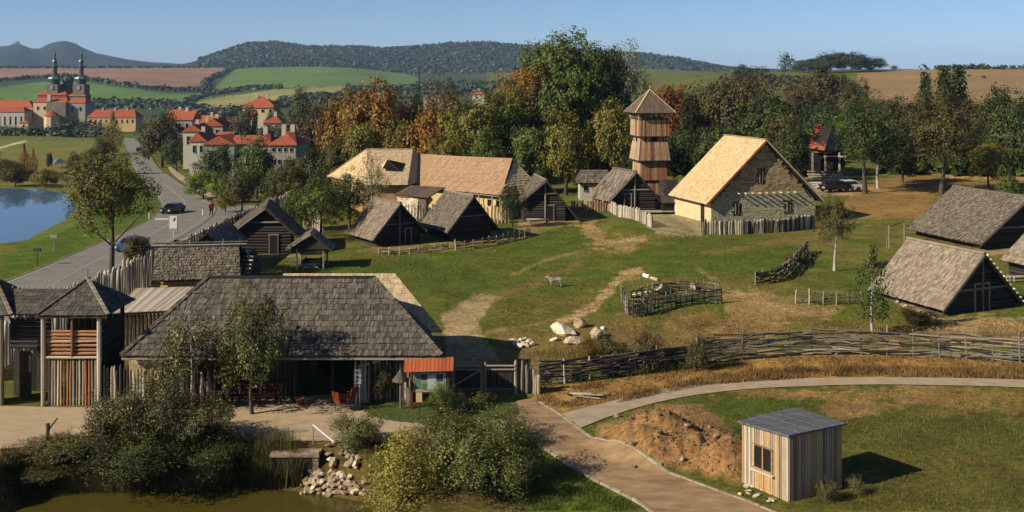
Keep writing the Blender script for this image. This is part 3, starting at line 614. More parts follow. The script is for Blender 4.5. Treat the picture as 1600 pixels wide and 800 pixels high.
# ---------------------------------------------------------------- gatehouse with pyramid roofs
def pyr(parent,x0,x1,y0,y1,ze,za,mt,course=.26,width=.19):
    c=V(((x0+x1)/2,(y0+y1)/2,za)); P=[V((x0,y0,ze)),V((x1,y0,ze)),V((x1,y1,ze)),V((x0,y1,ze))]
    for i in range(4):
        a,b_=P[i],P[(i+1)%4]; o=plat('roof',[a,b_,c],.07,MT['timber_deck'],parent); cover(o,a,b_,c,c,course,width,mt,.03,ragged=.03)
    for i in (0,1): 
        for k in range(9): stick('hip_shingle','box',P[i].lerp(c,k/9)+UP*.06,P[i].lerp(c,(k+1.2)/9)+UP*.04,.16,.03,MT['wood_pale' if i==1 else mt],parent,up=UP)  # right front hip made pale to paint its lit edge
    stick('finial','pole',c-UP*.2,c+UP*.45,.07,.07,MT['wood_old'],parent)
    return c
GT=root('gate_tower','wooden gate tower with a pyramid shingle roof and a wall of upright stakes','tower',(-19.8,47.5,0))
c=pyr(GT,-21.35,-18.15,46.0,49.3,4.15,5.45,'shingle_dark')
for x,y in ((-21.15,46.2),(-18.65,46.25),(-21.15,49),(-18.65,49)): stick('corner_post','pole',(x,y,-.1),(x,y,4.2),.21,.21,MT['wood_silver' if y<47 else 'wood_dark'],GT)
stick('middle_post','pole',(-19.85,46.2,2.2),(-19.85,46.2,4.15),.12,.12,MT['wood_red'],GT)
plankwall(GT,(-21.0,46.28,0),(-18.75,46.28,0),-.05,lambda s:2.15,.135,.11,'wood_silver',gap=.85,kind='stake',jit=.02,mats=['wood_silver','wood_red','wood_red','wood_old'])
stick('rail','log',(-21.05,46.2,2.2),(-18.7,46.2,2.2),.12,.12,MT['wood_silver'],GT,up=UP)
z=2.34
while z<3.45:
    stick('log','log',(-21.0,46.3,z),(-18.75,46.3,z+R.uniform(-.04,.04)),.13,.13,MT['wood_red'],GT,up=UP); z+=R.uniform(.14,.2)
logwall(GT,(-18.62,46.4,0),(-18.62,49,0),0,3.6,.2,'wood_dark')
plankwall(GT,(-21.0,48.9,0),(-18.75,48.9,0),-.05,3.5,.3,.08,'wood_dark')
stick('eave_beam','box',(-21.3,46.1,4.05),(-18.2,46.1,4.05),.12,.1,MT['wood_dark'],GT,up=UP)
GH=root('gate_passage','shingled gate passage between the two pyramid-roofed gate towers','gate',(-22.2,47.5,0))
a,b_,c_,d_=V((-24.6,46.2,4.15)),V((-20.7,46.2,4.15)),V((-20.3,47.7,4.98)),V((-24.6,47.7,4.98))
o=plat('roof',[a,b_,c_,d_],.07,MT['timber_deck'],GH); cover(o,a,b_,c_,d_,.26,.19,'shingle_dark',.03,ragged=.04)
for k in range(14): x=-24.0+k*.24; stick('ridge_end','box',(x,47.7,4.9),(x+R.uniform(-.05,.05),47.72,5.1),.05,.04,MT['wood_pale'],GH)
plat('roof',[V((-20.3,49.2,4.15)),V((-24.6,49.2,4.15)),d_,c_],.07,MT['shingle_dark'],GH)
for k in range(8): x=-23.0+k*.24; stick('baluster','stake',(x,46.9,3.75),(x,46.9,4.25),.1,.1,MT['wood_pale' if k%2 else 'wood_old'],GH)
logwall(GH,(-23.0,47.0,0),(-21.2,47.0,0),2.4,3.75,.2,'wood_dark')
plankwall(GH,(-23.0,48.4,0),(-21.3,48.4,0),-.05,2.4,.22,.06,'wood_dark')
for k in range(3): stick('brace','log',(-22.0+k*.25,46.9,2.3),(-21.3,46.8,1.75+.12*k),.1,.1,MT['wood_old'],GH)
stick('gate_leaf','box',(-22.75,47.6,0),(-22.75,47.6,2.1),.8,.07,MT['wood_dark'],GH)
GL=root('gate_tower','gate tower at the left edge of the photo, its shingle roof cut off','tower',(-24.5,47.5,0))
pyr(GL,-25.75,-22.5,46.0,49.3,4.15,5.55,'shingle_dark')
for x,y in ((-23.02,46.2),(-25.5,46.2),(-23.02,49)): stick('corner_post','pole',(x,y,-.1),(x,y,4.2),.2,.2,MT['wood_old'],GL)
plankwall(GL,(-25.4,46.3,0),(-23.1,46.3,0),-.05,lambda s:2.95,.14,.11,'wood_red',gap=.85,kind='stake',jit=.02,mats=['wood_silver','wood_red','wood_old'])
# ---------------------------------------------------------------- pale plank-roofed shelter in the yard
SH=root('plank_shelter','low shelter with a pale weathered plank roof inside the palisade','shelter',(-18.5,58,0))
a,b_,c_,d_=WP(173,490,1.9),WP(276,485,1.9),WP(330,448,1.95),WP(212,451,1.95)
pl=plat('roof',[a,b_,c_,d_],.1,MT['timber_deck'],SH)
for k in range(34):
    t=k/34; p=a.lerp(b_,t+.014); q=d_.lerp(c_,t+.014); stick('roof_plank','plank',p+UP*.02,q+UP*.02,.115,.03+R.uniform(0,.02),MT['wood_silver'],pl,up=UP)
plankwall(SH,(a.x+.1,a.y+.15,0),(b_.x+.3,b_.y+.15,0),0,1.8,.2,.1,'wood_dark',kind='stake')
for p in (c_,d_): stick('post','pole',(p.x,p.y-.2,0),(p.x,p.y-.2,1.85),.16,.16,MT['wood_dark'],SH)
# ---------------------------------------------------------------- thatched log shed near the palisade
TS=root('thatched_shed','grey thatched log shed behind the entrance building with notched log ends at its right','shed',(-20,67,0))
a,b_,c_,d_=WP(238,438,1.75),WP(376,434,1.75),WP(374,383,3.5),WP(243,386,3.5)
a.z=b_.z=1.75
o=plat('roof',[a,b_,c_,d_],.12,MT['timber_deck'],TS); cover(o,a,b_,c_,d_,.24,.07,'thatch_grey',.07,ragged=.1,jit=.5,lean=.05,over=1.7)
bk0,bk1=d_+V((.5,3,-1.7)),c_+V((.5,3,-1.7)); o=plat('roof',[bk1,bk0,d_,c_],.12,MT['timber_deck'],TS); cover(o,bk1,bk0,d_,c_,.35,.2,'thatch_dark',.06)
for k in range(2): stick('ridge_pole','log',d_+V((-.2,k*.3-.15,.1+k*.12)),c_+V((.5,k*.3-.1,.1+k*.1)),.11,.11,MT['wood_old'],TS,up=UP)
for k in range(6): s=k/5; p=d_.lerp(c_,s); stick('ridge_peg','pole',p,p+V((.05,0,.42)),.06,.06,MT['wood_old'],TS)
logwall(TS,(a.x+.5,a.y+.7,0),(b_.x-.2,b_.y+.7,0),0,1.75,.22,'wood_orange',ends=.2)
logwall(TS,(b_.x-.1,b_.y+.6,0),(b_.x-.0,b_.y+5.2,0),0,3.0,.22,'wood_dark',clip=lambda z:(0,1) if z<1.7 else ((z-1.7)/4,1-(z-1.7)/4))
logwall(TS,(a.x+.5,a.y+.7,0),(a.x+.6,a.y+5.2,0),0,3.0,.22,'wood_dark',clip=lambda z:(0,1) if z<1.7 else ((z-1.7)/4,1-(z-1.7)/4))
for k in range(13): z=.12+k*.22; stick('log_end','log',(b_.x-.35,b_.y+.75+max(0,z-1.7)*1.25,z),(b_.x+.35,b_.y+.7+max(0,z-1.7)*1.25,z),.17,.15,MT['wood_silver' if k%2 else 'wood_old'],TS,up=UP)
# ---------------------------------------------------------------- the log huts
hk=dict(course=.27,width=.075,th=.05)
gable_hut('log_hut','dark log hut with a lit thatch edge, behind the roofed well',Z(-22.6,85.2),Z(-18.4,85.2),(-.9,5.2,0),3.95,.9,1.75,mt='thatch_grey',eave_outr=1.0,eave_zr=1.15,door=(.66,.62,1.55),wmt='wood_dark',fo=.5,post=False,**hk)
gable_hut('thatched_hut','thatched hut with a dark gable, left of the two small huts above the green',Z(-11.6,88.7),Z(-8.3,91.0),(-2.5,3.6,0),3.65,.75,.65,mt='thatch_pink',eave_outr=.8,eave_zr=.7,door=(.72,.5,1.3),wmt='wood_dark',fo=.4,**hk)
gable_hut('thatched_hut','thatched hut with a dark ridge band, right of the two small huts above the green',Z(-5.35,91.6),Z(-2.0,93.9),(-2.5,3.9,0),4.0,.8,.95,mt='thatch_grey',eave_outr=.9,eave_zr=.6,wmt='wood_dark',fo=.4,post=False,**hk)
gable_hut('log_hut','log hut with a low door in its dark gable right of the long farmhouse',Z(1.3,104.2),Z(5.4,104.2),(-.9,5,0),4.25,.75,1.9,mt='thatch_grey',eave_outr=1.3,eave_zr=.2,door=(.62,.7,1.6),wmt='wood_dark',fo=.6,**hk)
gable_hut('log_hut','log hut with a smooth grey plank roof between the tower and the white cottage',Z(10.9,111.2),Z(15.6,111.6),(-1.7,3.6,0),4.4,.7,1.2,mt='thatch_grey',eave_outr=.5,eave_zr=1.1,door=(.35,.7,1.9),wall='log',wmt='wood_dark',course=.6,width=.3,th=.03,fo=.5)
gable_hut('reed_hut','big sunken reed-roofed hut, lower of the two at the right edge',Z(26.9,63.6),Z(32.3,65.9),(-2.3,5.5,0),3.65,.55,.42,mt='thatch_pink',wmt='wood_dark',eave_outr=.5,eave_zr=.2,fo=.35,bo=.2,poles=12,door=(.5,1.1,1.7),course=.3,width=.13,th=.035,ragged=.04)
gable_hut('thatched_hut','shaggy grey thatched hut, upper of the two at the right edge',Z(40.3,87.2),Z(48.6,89.8),(-2.6,8.2,0),4.35,.9,.55,mt='thatch_grey',wmt='wood_dark',eave_outr=1.0,eave_zr=.5,fo=.4,post=False,course=.3,width=.09,th=.07,ragged=.1)
gable_hut('thatched_hut','corner of a pale thatched roof cut off by the right edge of the photo',Z(38.3,71.5),Z(42.9,73.5),(-1.6,4,0),3.6,.7,1.3,mt='thatch_pink',wmt='wood_dark',course=.34,width=.2,th=.045)
# low back shelter between palisade and log hut
BS=root('thatched_shelter','low thatched shelter against the palisade behind the thatched log shed','shelter',(-24,78,0))
a,b_=V((-24.6,77,1.5)),V((-24.6,83,1.5)); c_,d_=V((-22.9,83,3.0)),V((-22.9,77,3.0))
o=plat('roof',[b_,a,d_,c_],.12,MT['timber_deck'],BS); cover(o,b_,a,d_,c_,.35,.12,'thatch_grey',.06,ragged=.06)
o=plat('roof',[V((-21.3,77,1.4)),V((-21.3,83,1.4)),c_,d_],.12,MT['timber_deck'],BS); cover(o,V((-21.3,77,1.4)),V((-21.3,83,1.4)),c_,d_,.35,.12,'thatch_dark',.06)
logwall(BS,(-24.4,77.3,0),(-21.6,77.3,0),0,2.6,.24,'wood_dark',clip=lambda z:(0,1) if z<1.4 else ((z-1.4)*.3,1-(z-1.4)*.3))
# ---------------------------------------------------------------- stone hall
SB=root('stone_hall','tall stone hall with a bright new shingle roof right of the wooden tower','building',(20,102,0))
FL,FR=V((19.9,102.1,0)),V((30.9,104.3,0)); D=V((-2.5,7.2,0)); AP=V((25.45,103.2,8.25)); e=FR-FL; eu=e.normalized(); du=V((-eu.y,eu.x,0))
def bricks(parent,P0,P1,zlo,zhi,mt,bw,bh,clipf,name,nparts,proud=.03):
    """courses of rough stones on a wall; first nparts as objects, the rest joined"""
    P0=V(P0);P1=V(P1);d=P1-P0;L_=d.length;eu_=d/L_;no=V((eu_.y,-eu_.x,0)); z=zlo;k=0;vs=[];fs=[]
    while z<zhi:
        h=bh*R.uniform(.8,1.2); x=-R.uniform(0,bw)
        while x<L_:
            w_=bw*R.uniform(.6,1.5); a=max(x,0);b2=min(x+w_-.02,L_); x+=w_
            if b2-a<.05: continue
            s=((a+b2)/2)/L_
            if not clipf(s,z+h): continue
            p=P0+eu_*a+V((0,0,z-P0.z)); q=P0+eu_*b2+V((0,0,z-P0.z)); t=proud*R.uniform(.5,1.8)
            if k<nparts:
                stick('stone','box',(p+q)/2+no*(t/2-.02)+V((0,0,.0)),(p+q)/2+no*(t/2-.02)+V((0,0,h-.02)),b2-a,t+.04,MT[mt],parent,up=-no); k+=1
            else:
                b=len(vs); 
                for pp in (p,q): vs+=[pp,pp+V((0,0,h-.02)),pp+no*t,pp+no*t+V((0,0,h-.02))]
                fs+=[(b+2,b+6,b+7,b+3),(b+3,b+7,b+5,b+1),(b,b+2,b+3,b+1),(b+6,b+4,b+5,b+7)]
        z+=h
    if vs: o=wmesh(name,vs,fs,MT[mt],parent); o['kind']='stuff'
def gz(s): return lerp(2.1,8.15,s/.505) if s<.505 else lerp(8.15,2.1,(s-.505)/.495)
# core
core=[FL+du*.05,FR+du*.05,FR+du*.05+UP*2.2,AP+du*.05-UP*.1,FL+du*.05+UP*2.2]; core2=[p+D for p in core]
wmesh('wall_core',core+core2,[(0,1,2,3,4),(9,8,7,6,5),(0,4,9,5),(1,6,7,2)],MT['mortar'],SB)
holes=[(.24,.05,.9,2.0),(.735,.05,.95,2.1),(.47,.04,4.0,5.3)]
def okay(s,z,lo=True):
    if z>gz(s)-.1: return False
    return not any(abs(s-h[0])<h[1]/2+.012 and h[2]-.1<z<h[3]+.2 for h in holes)
bricks(SB,FL,FR,0,3.0,'stone_lower',.34,.19,lambda s,z:okay(s,z),'stone_courses',180)
bricks(SB,FL+V((0,0,3.0)),FR+V((0,0,3.0)),3.0,8.2,'stone_upper',.42,.2,lambda s,z:okay(s,z),'stone_courses',120,.035)
for h in holes:
    p=FL+e*h[0]-du*.06; stick('window','box',p+UP*h[2],p+UP*h[3],.26,.06,MT['glass_dark'],SB,up=du)
    for sx in (-1,1): stick('window_jamb','box',p-du*.03+eu*sx*.16+UP*h[2],p-du*.03+eu*sx*.16+UP*h[3],.06,.08,MT['wood_old'],SB,up=du)
for k in range(9):
    s=.245+k*.068; p=FL+e*s+UP*3.0; stick('beam_end','pole',p+du*.1,p-du*.62,.16,.16,MT['wood_pale'],SB)
# left long wall, cream boards, with door
plankwall(SB,FL+D-eu*.02,FL-eu*.02,0,2.1,.33,.04,'wood_pale',mats=['wood_pale'])
wmesh('plaster_wall',[FL-eu*.05,FL+D-eu*.05,FL+D-eu*.05+UP*2.2,FL-eu*.05+UP*2.2],[(0,1,2,3)],MT['plaster_cream'],SB)
p=FL+D*.22-eu*.1; stick('door','box',p,p+UP*1.85,.75,.05,MT['timber_deck'],SB,up=eu)
# roofs
so_=.75; fo=.5
L0=FL-eu*so_-du*fo+UP*2.05; L1=L0+D+du*.6; R0=FR+eu*.75-du*fo+UP*2.05; R1=R0+D+du*.6; A0=AP-du*fo+UP*.12; A1=A0+D+du*.6
o=plat('roof',[L1,L0,A0,A1],.12,MT['board_red'],SB); cover(o,L1,L0,A0,A1,.36,.22,'shingle_new',.03,nparts=290,ragged=.02)
o=plat('roof',[R0,R1,A1,A0],.12,MT['timber_deck'],SB); cover(o,R0,R1,A1,A0,.4,.3,'shingle_new',.03)
stick('verge_board','box',L0-du*.03-UP*.1,A0-du*.03-UP*.1,.05,.18,MT['board_red'],SB,up=UP)
stick('verge_board','box',R0-du*.03-UP*.06,A0-du*.03-UP*.06,.05,.14,MT['wood_pale'],SB,up=UP)
for k in range(18): p=A0.lerp(A1,(k+.5)/18); stick('ridge_shingle','box',p-D.normalized()*.22+UP*.06,p+D.normalized()*.22+UP*.06,.3,.03,MT['shingle_new'],o,up=UP)
# low annexe between hut and hall
AX=root('annexe','low dark shingled annexe wedged between the plank-roofed hut and the stone hall','shed',(16.5,108,0))
a,b_,c_,d_=WP(1022,330,1.3),WP(1062,330,1.3),WP(1066,290,3.0),WP(1036,288,3.0); a=V((15.9,109.0,1.2));b_=V((18.2,109.2,1.2));c_=V((18.2,112.8,3.3));d_=V((16.2,112.8,3.3))
o=plat('roof',[a,b_,c_,d_],.1,MT['timber_deck'],AX); cover(o,a,b_,c_,d_,.35,.25,'shingle_dark',.03)
logwall(AX,(16,109.4,0),(18.1,109.6,0),0,1.4,.24,'wood_dark')
DK=root('plank_walk','pale plank walkway in front of the plank-roofed hut','boardwalk',(13.5,109.8,0))
for k in range(3): stick('plank','plank',(12.4,109.2+k*.35,hz(12.4,109.5)+.3),(17.2,109.2+k*.35,hz(17,109.5)+.3),.3,.08,MT['wood_silver'],DK,up=UP)
# ---------------------------------------------------------------- wooden tower
TW=root('watchtower','tall wooden watchtower clad in reddish planks with a pyramid roof','tower',(16,119,0))
ca=math.radians(9); ex=V((math.cos(ca),math.sin(ca),0)); ey=V((-math.sin(ca),math.cos(ca),0)); TC=V((16.0,119.0,0))
def sq(h,z):
    h=h*.9 if z<10.4 else h
    return [TC+ex*(sx*h)+ey*(sy*h)+UP*z for sx,sy in ((-1,-1),(1,-1),(1,1),(-1,1))]
def tier(h0,h1,z0,z1,skip=None,jag=.08):
    A_=sq(h0,z0);B_=sq(h1,z1)
    for i in range(4):
        n=17 if i in (0,3) else 8
        for k in range(n):
            t=(k+.5)/n
            if skip and skip(i,t): continue
            p=A_[i].lerp(A_[(i+1)%4],t)-UP*R.uniform(0,jag); q=B_[i].lerp(B_[(i+1)%4],t)
            no=(A_[(i+1)%4]-A_[i]).cross(UP).normalized()
            stick('plank','plank',p+no*R.uniform(0,.03),q+no*R.uniform(0,.03),2*h0/n*R.uniform(.62,1.0),.045,MT['wood_red' if i!=3 else R.choice(['wood_orange','wood_silver','wood_red'])],TW,up=no)  # sun-side face gets paler planks, painting in its sunlight
for q in (0,1,2,3):
    a,b_=sq(1.55,0)[q],sq(1.45,11)[q]; stick('corner_post','pole',a,b_,.24,.24,MT['wood_old'],TW)
inner=sq(1.5,0)+sq(1.5,8.9); wmesh('inner_wall',inner,[(0,1,5,4),(1,2,6,5),(2,3,7,6),(3,0,4,7)],MT['timber_deck'],TW)
tier(1.95,1.65,0,3.0); tier(1.82,1.68,2.75,5.1,lambda i,t:False)
tier(2.12,1.8,5.05,7.15)
tier(1.75,1.68,7.0,8.3,lambda i,t:(i in (0,3)) and (.46<t<.6 or t*15%3<.9))
tier(2.02,1.95,7.85,9.75)
for z,h in ((5.02,2.14),(7.8,2.06),(9.78,2.0),(2.75,1.85)):
    P=sq(h,z)
    for i in range(4): stick('ledge_beam','box',P[i],P[(i+1)%4],.1,.1,MT['wood_dark'],TW,up=UP)
P=sq(1.95,9.75);Q=sq(1.95,10.75)
for i in range(4):
    for k in range(5): t=k/5; stick('gallery_post','pole',P[i].lerp(P[(i+1)%4],t),Q[i].lerp(Q[(i+1)%4],t),.13 if k else .2,.13 if k else .2,MT['wood_orange' if k<1 else 'wood_old'],TW)
c=TC+UP*13.15; P=sq(2.42,10.5)
for i in range(4):
    o=plat('roof',[P[i],P[(i+1)%4],c],.08,MT['timber_deck'],TW); cover(o,P[i],P[(i+1)%4],c,c,.3,.22,'shingle_brown',.03)
    stick('hip_board','box',P[i]+UP*.05,c+UP*.05,.14,.05,MT['shingle_tan'],TW,up=UP)
stick('finial','pole',c,c+UP*.5,.1,.1,MT['wood_pale'],TW)
# ---------------------------------------------------------------- white cottage
WC=root('white_cottage','small whitewashed cottage with a thatched roof left of the watchtower','cottage',(9.5,121,0))
a,b_=V((8.0,120.5,0)),V((11.6,120.5,0)); 
wmesh('wall',[a,b_,b_+UP*2.3,a+UP*2.3,a+V((0,3.5,0)),b_+V((0,3.5,0)),b_+V((0,3.5,2.3)),a+V((0,3.5,2.3))],[(0,1,2,3),(5,4,7,6),(4,0,3,7),(1,5,6,2)],MT['plaster_white'],WC)
a2,b2,c2,d2=a+V((-.4,-.4,2.15)),b_+V((.4,-.4,2.15)),b_+V((-.2,1.8,3.5)),a+V((.2,1.8,3.5))
o=plat('roof',[a2,b2,c2,d2],.12,MT['timber_deck'],WC); cover(o,a2,b2,c2,d2,.35,.15,'thatch_grey',.06)
o=plat('roof',[b2+V((0,4.4,0)),a2+V((0,4.4,0)),d2,c2],.12,MT['thatch_grey'],WC)
o=plat('roof',[a2+V((0,4.4,0)),a2,d2],.12,MT['thatch_grey'],WC)
dr=stick('door','box',(9.75,120.45,0),(9.75,120.45,1.75),.65,.08,MT['board_red'],WC); 
for x in (8.65,11.0): stick('window','box',(x,120.45,1.25),(x,120.45,1.8),.45,.08,MT['glass_dark'],WC); stick('window_sill','box',(x-.28,120.42,1.2),(x+.28,120.42,1.2),.1,.05,MT['wood_old'],WC,up=UP)
# ---------------------------------------------------------------- long farmhouse
FH=root('farmhouse','long farmhouse with rust-coloured and tan shingle roofs behind the small thatched huts','farmhouse',(-7,108,0))
EA,EBb,RA,RB=V((-11.35,112.9,2.6)),V((-1.1,104.2,2.6)),V((-10.8,118.3,5.65)),V((.2,109.8,5.6))
o=plat('roof',[EA,EBb,RB,RA],.1,MT['timber_deck'],FH); cover(o,EA,EBb,RB,RA,.75,.2,'shingle_rust',.04,nparts=200,jit=.4)
HB=V((3.4,108.6,2.5)); o=plat('roof',[EBb,HB,RB],.1,MT['timber_deck'],FH); cover(o,EBb,HB,RB,RB,.34,.24,'shingle_tan',.05)
plat('roof',[HB,V((-6,120.5,2.6)),RA,RB],.1,MT['shingle_rust'],FH)
A2,B2,R2a,R2b,BL=V((-15.6,110.3,3.0)),V((-11.25,110.3,3.0)),V((-16.7,117.8,6.3)),V((-11.4,117.8,6.3)),V((-21.6,119.5,3.0))
o=plat('roof',[A2,B2,R2b,R2a],.1,MT['timber_deck'],FH); cover(o,A2,B2,R2b,R2a,.42,.24,'shingle_tan',.05,nparts=60)
o=plat('roof',[BL,A2,R2a],.1,MT['timber_deck'],FH); cover(o,BL,A2,R2a,R2a,.42,.24,'shingle_new',.04)  # brighter shingles put sunlight into the left hip face
plat('roof',[B2,V((-8.0,120,3)),R2b],.1,MT['shingle_tan'],FH)
plat('roof',[V((-8,124,3)),BL,R2a,R2b],.1,MT['shingle_tan'],FH)
for a,b_ in ((R2a,R2b),(RA,RB),(BL,R2a),(RB,HB)):
    n=int((b_-a).length/.45)
    for k in range(n): stick('ridge_shingle','box',a.lerp(b_,k/n)+UP*.08,a.lerp(b_,(k+1.1)/n)+UP*.07,.26,.04,MT['shingle_tan'],FH,up=UP)
# eyebrow dormer
p=A2.lerp(R2b,.42)+V((.5,-.3,.15)); dm=wmesh('dormer',[p+V((-.9,-.3,.0)),p+V((.9,-.5,-.1)),p+V((-.35,-.3,1.0)),p+V((1.6,1.6,.35)),p+V((-1.2,.9,.3))],[(0,1,2),(2,1,3),(2,3,4),(0,2,4)],MT['timber_deck'],FH)
cover(dm,p+V((-1.2,.9,.32)),p+V((-.95,-.35,.0)),p+V((-.35,-.35,1.03)),p+V((-.35,-.35,1.03)),.35,.2,'shingle_new',.03)
wmesh('dormer_window',[p+V((-.6,-.42,.12)),p+V((.35,-.5,.05)),p+V((-.35,-.42,.75))],[(0,1,2)],MT['glass_dark'],FH)
# walls
w0,w1=V((-11.0,113.6,0)),V((-.9,105.0,0))
wmesh('wall',[w0,w1,w1+UP*2.7,w0+UP*2.7,V((3,109.2,0)),V((3,109.2,2.6))],[(0,1,2,3),(1,4,5,2)],MT['plaster_yellow'],FH)
wmesh('wall',[V((-16.2,111,0)),V((-11.2,111,0)),V((-11.2,111,3.0)),V((-16.2,111,3.0)),V((-21,119.3,0)),V((-21,119.3,3.0))],[(0,1,2,3),(4,0,3,5)],MT['wood_orange'],FH)
dd=(w1-w0).normalized(); nn_=V((dd.y,-dd.x,0))
for s in (.55,.7,.86,.95): p=w0.lerp(w1,s)+nn_*.06; f=stick('window','box',p+UP*1.3,p+UP*1.95,.5,.06,MT['glass_dark'],FH,up=nn_)
for s in (.48,.62,.78,.92,1.0): p=w0.lerp(w1,s)+nn_*.5; stick('porch_post','pole',p,p+UP*2.5,.13,.13,MT['wood_silver'],FH)
stick('eave_board','box',w0.lerp(w1,.45)+nn_*.55+UP*2.45,w1+nn_*.55+UP*2.45,.2,.06,MT['wood_silver'],FH,up=UP)
PR=root('porch','lean-to with a dark brown plank roof on stone walls in front of the farmhouse','lean-to',(-9.5,106.5,0))
a,b_,c_,d_=WP(616,304,2.25),WP(668,309,2.25),WP(696,293,2.9),WP(641,290,3.0)
o=plat('roof',[a,b_,c_,d_],.08,MT['timber_deck'],PR)
for k in range(14): t=(k+.5)/14; stick('roof_plank','plank',a.lerp(b_,t)+UP*.02,d_.lerp(c_,t)+UP*.02,.25,.05,MT['shingle_brown'],o,up=UP)
a0,b0=V((a.x+.3,a.y+.4,0)),V((b_.x-.2,b_.y+.4,0))
wmesh('wall',[a0,b0,b0+UP*2.0,a0+UP*2.0],[(0,1,2,3)],MT['mortar'],PR)
bricks(PR,a0+V((0,-.02,0)),b0.lerp(a0,.25)+V((0,-.02,0)),0,2.0,'rock_pale',.4,.26,lambda s,z:True,'stone_courses',60,.06)
# ================================================================ FENCES
def palisade(name,label,pts,h,dia,mts,cat='palisade',hj=.12,lean=.04,gap=1.02,group=None,pname='stake'):
    P=[V((p[0],p[1],0)) for p in pts]; Ltot=sum((b-a).length for a,b in zip(P[:-1],P[1:])); n=min(290,int(Ltot/(dia*gap))); Q=resample(P,n)
    r_=root(name,label,cat,(P[0].x,P[0].y,hz(P[0].x,P[0].y)),group)
    for p in Q:
        z=hz(p.x,p.y); hh=h*R.uniform(1-hj,1+hj); stick(pname,'stake',(p.x+R.uniform(-.02,.02),p.y+R.uniform(-.02,.02),z-.1),(p.x+R.uniform(-lean,lean),p.y+R.uniform(-lean,lean),z+hh),dia*R.uniform(.75,1.05),dia*R.uniform(.75,1),MT[R.choice(mts)],r_)
    return r_
PW=palisade('palisade','tall palisade of sharpened stakes running from the gatehouse towards the thatched shed',[(-26.0,49.5),(-25.9,62),(-25.7,74)],2.45,.26,['wood_silver','wood_silver','wood_old'],gap=1.25)
palisade('palisade','palisade on the bank beside the road, behind the thatched shed and the log hut',[(-25.6,75),(-25.3,86),(-25.0,98),(-24.2,112)],2.1,.22,['wood_old','wood_dark','wood_silver'],gap=1.1)
stick('rail','log',(-25.55,75,2.0),(-25.0,97,2.0),.15,.15,MT['wood_pale'],PW,up=UP)
palisade('palisade','weathered stake fence between the gate tower and the entrance building, behind the shrubs',[(-18.4,46.3),(-17.2,46.15),(-14.6,45.6),(-13.2,45.5)],1.75,.14,['wood_old','wood_dark','wood_dark','wood_silver'],gap=1.05)
palisade('stake_screen','curved screen of silvery stakes overgrown with creeper left of the map board',[(-7.15,46.6),(-6.5,46.9),(-5.8,47.0),(-5.0,46.75),(-4.55,46.4)],1.85,.15,['wood_silver','wood_old','wood_silver'],cat='fence',hj=.05)
palisade('stake_fence','grey stake fence along the foot of the stone hall',[(17.6,95.3),(21.5,95.4),(25.5,97.0),(29.4,99.6)],1.35,.21,['wood_old','wood_silver','wood_dark'],cat='fence')
palisade('stake_fence','pale stake fence stepping down beside the plank-roofed hut',[(10.6,112),(11.2,107.5),(12.3,102.5),(13.2,96.5)],1.25,.24,['wood_silver','wood_silver','wood_old'],cat='fence',gap=1.3)
palisade('stake_fence','brown stake fence between the farmhouse hut and the white cottage',[(6.6,112.5),(9.0,111.5),(10.8,111.8)],1.2,.26,['wood_orange','wood_old','wood_red'],cat='fence')
palisade('stake_fence','white-lit stake fence below the farmhouse porch, between the two small huts',[(-10.9,105),(-8.6,103.5),(-6.6,102.6)],1.7,.22,['wood_silver','wood_pale'],cat='fence',gap=1.6)
palisade('stake_fence','brown and white stake fence at the farmhouse end by the small dark tree',[(-4.2,103.2),(-1.6,102.6),(-.3,102.8)],1.9,.24,['wood_orange','wood_silver','wood_old'],cat='fence',gap=1.3)
palisade('stake_fence','short white stake fence right of the dark log hut with the lit edge',[(-20.2,99.5),(-18.3,96.4),(-17.4,94)],1.6,.22,['wood_silver','wood_pale'],cat='fence',gap=1.7)
SC=bpy.data.objects['stake_screen']; _p=[(-7.0,46.5,1.7),(-6.4,46.6,1.85),(-5.7,46.6,2.05),(-4.9,46.4,2.15)]
for _a,_b in zip(_p[:-1],_p[1:]): stick('top_rail','log',_a,_b,.13,.13,MT['wood_pale'],SC,up=UP)
def wattle(name,label,pts,h,sp,layers,mts,smt,wd=.06,seg=2.0,px=True,sh=.25,cat='fence',mess=.08,sdia=.1):
    P=[G(*p) if px else V(p) for p in pts]; P=[V((p.x,p.y,0)) for p in smooth(P,2)]
    Ltot=sum((b-a).length for a,b in zip(P[:-1],P[1:])); r_=root(name,label,cat,(P[0].x,P[0].y,hz(P[0].x,P[0].y)))
    n=max(2,int(Ltot/sp)); Q=resample(P,n+1)
    for p in Q: z=hz(p.x,p.y); stick('stake','stake',(p.x,p.y,z-.1),(p.x+R.uniform(-.06,.06),p.y+R.uniform(-.06,.06),z+h+R.uniform(0,sh)),sdia,sdia,MT[R.choice(smt)],r_)
    Q=resample(P,max(8,int(Ltot/.5)+1)); k=0
    for l in range(layers):
        i=-R.randint(0,3)
        while i<len(Q)-1:
            m=max(1,int(seg/.5*R.uniform(.6,1.4))); a=Q[max(0,i)]; b_=Q[min(len(Q)-1,i+m)]; i+=max(1,int(m*.85))
            if (b_-a).length<.2: continue
            zz=.05+(h-.05)*(l+.5)/layers
            d=(b_-a).normalized(); s=V((-d.y,d.x,0))*R.uniform(-.06,.06)
            stick('rod','rod',a+s+V((0,0,hz(a.x,a.y)+zz+R.uniform(-mess,mess))),b_-s+V((0,0,hz(b_.x,b_.y)+zz+R.uniform(-mess,mess))),wd*R.uniform(.7,1.3),wd*R.uniform(.7,1.3),MT[R.choice(mts)],r_,up=UP); k+=1
    return r_
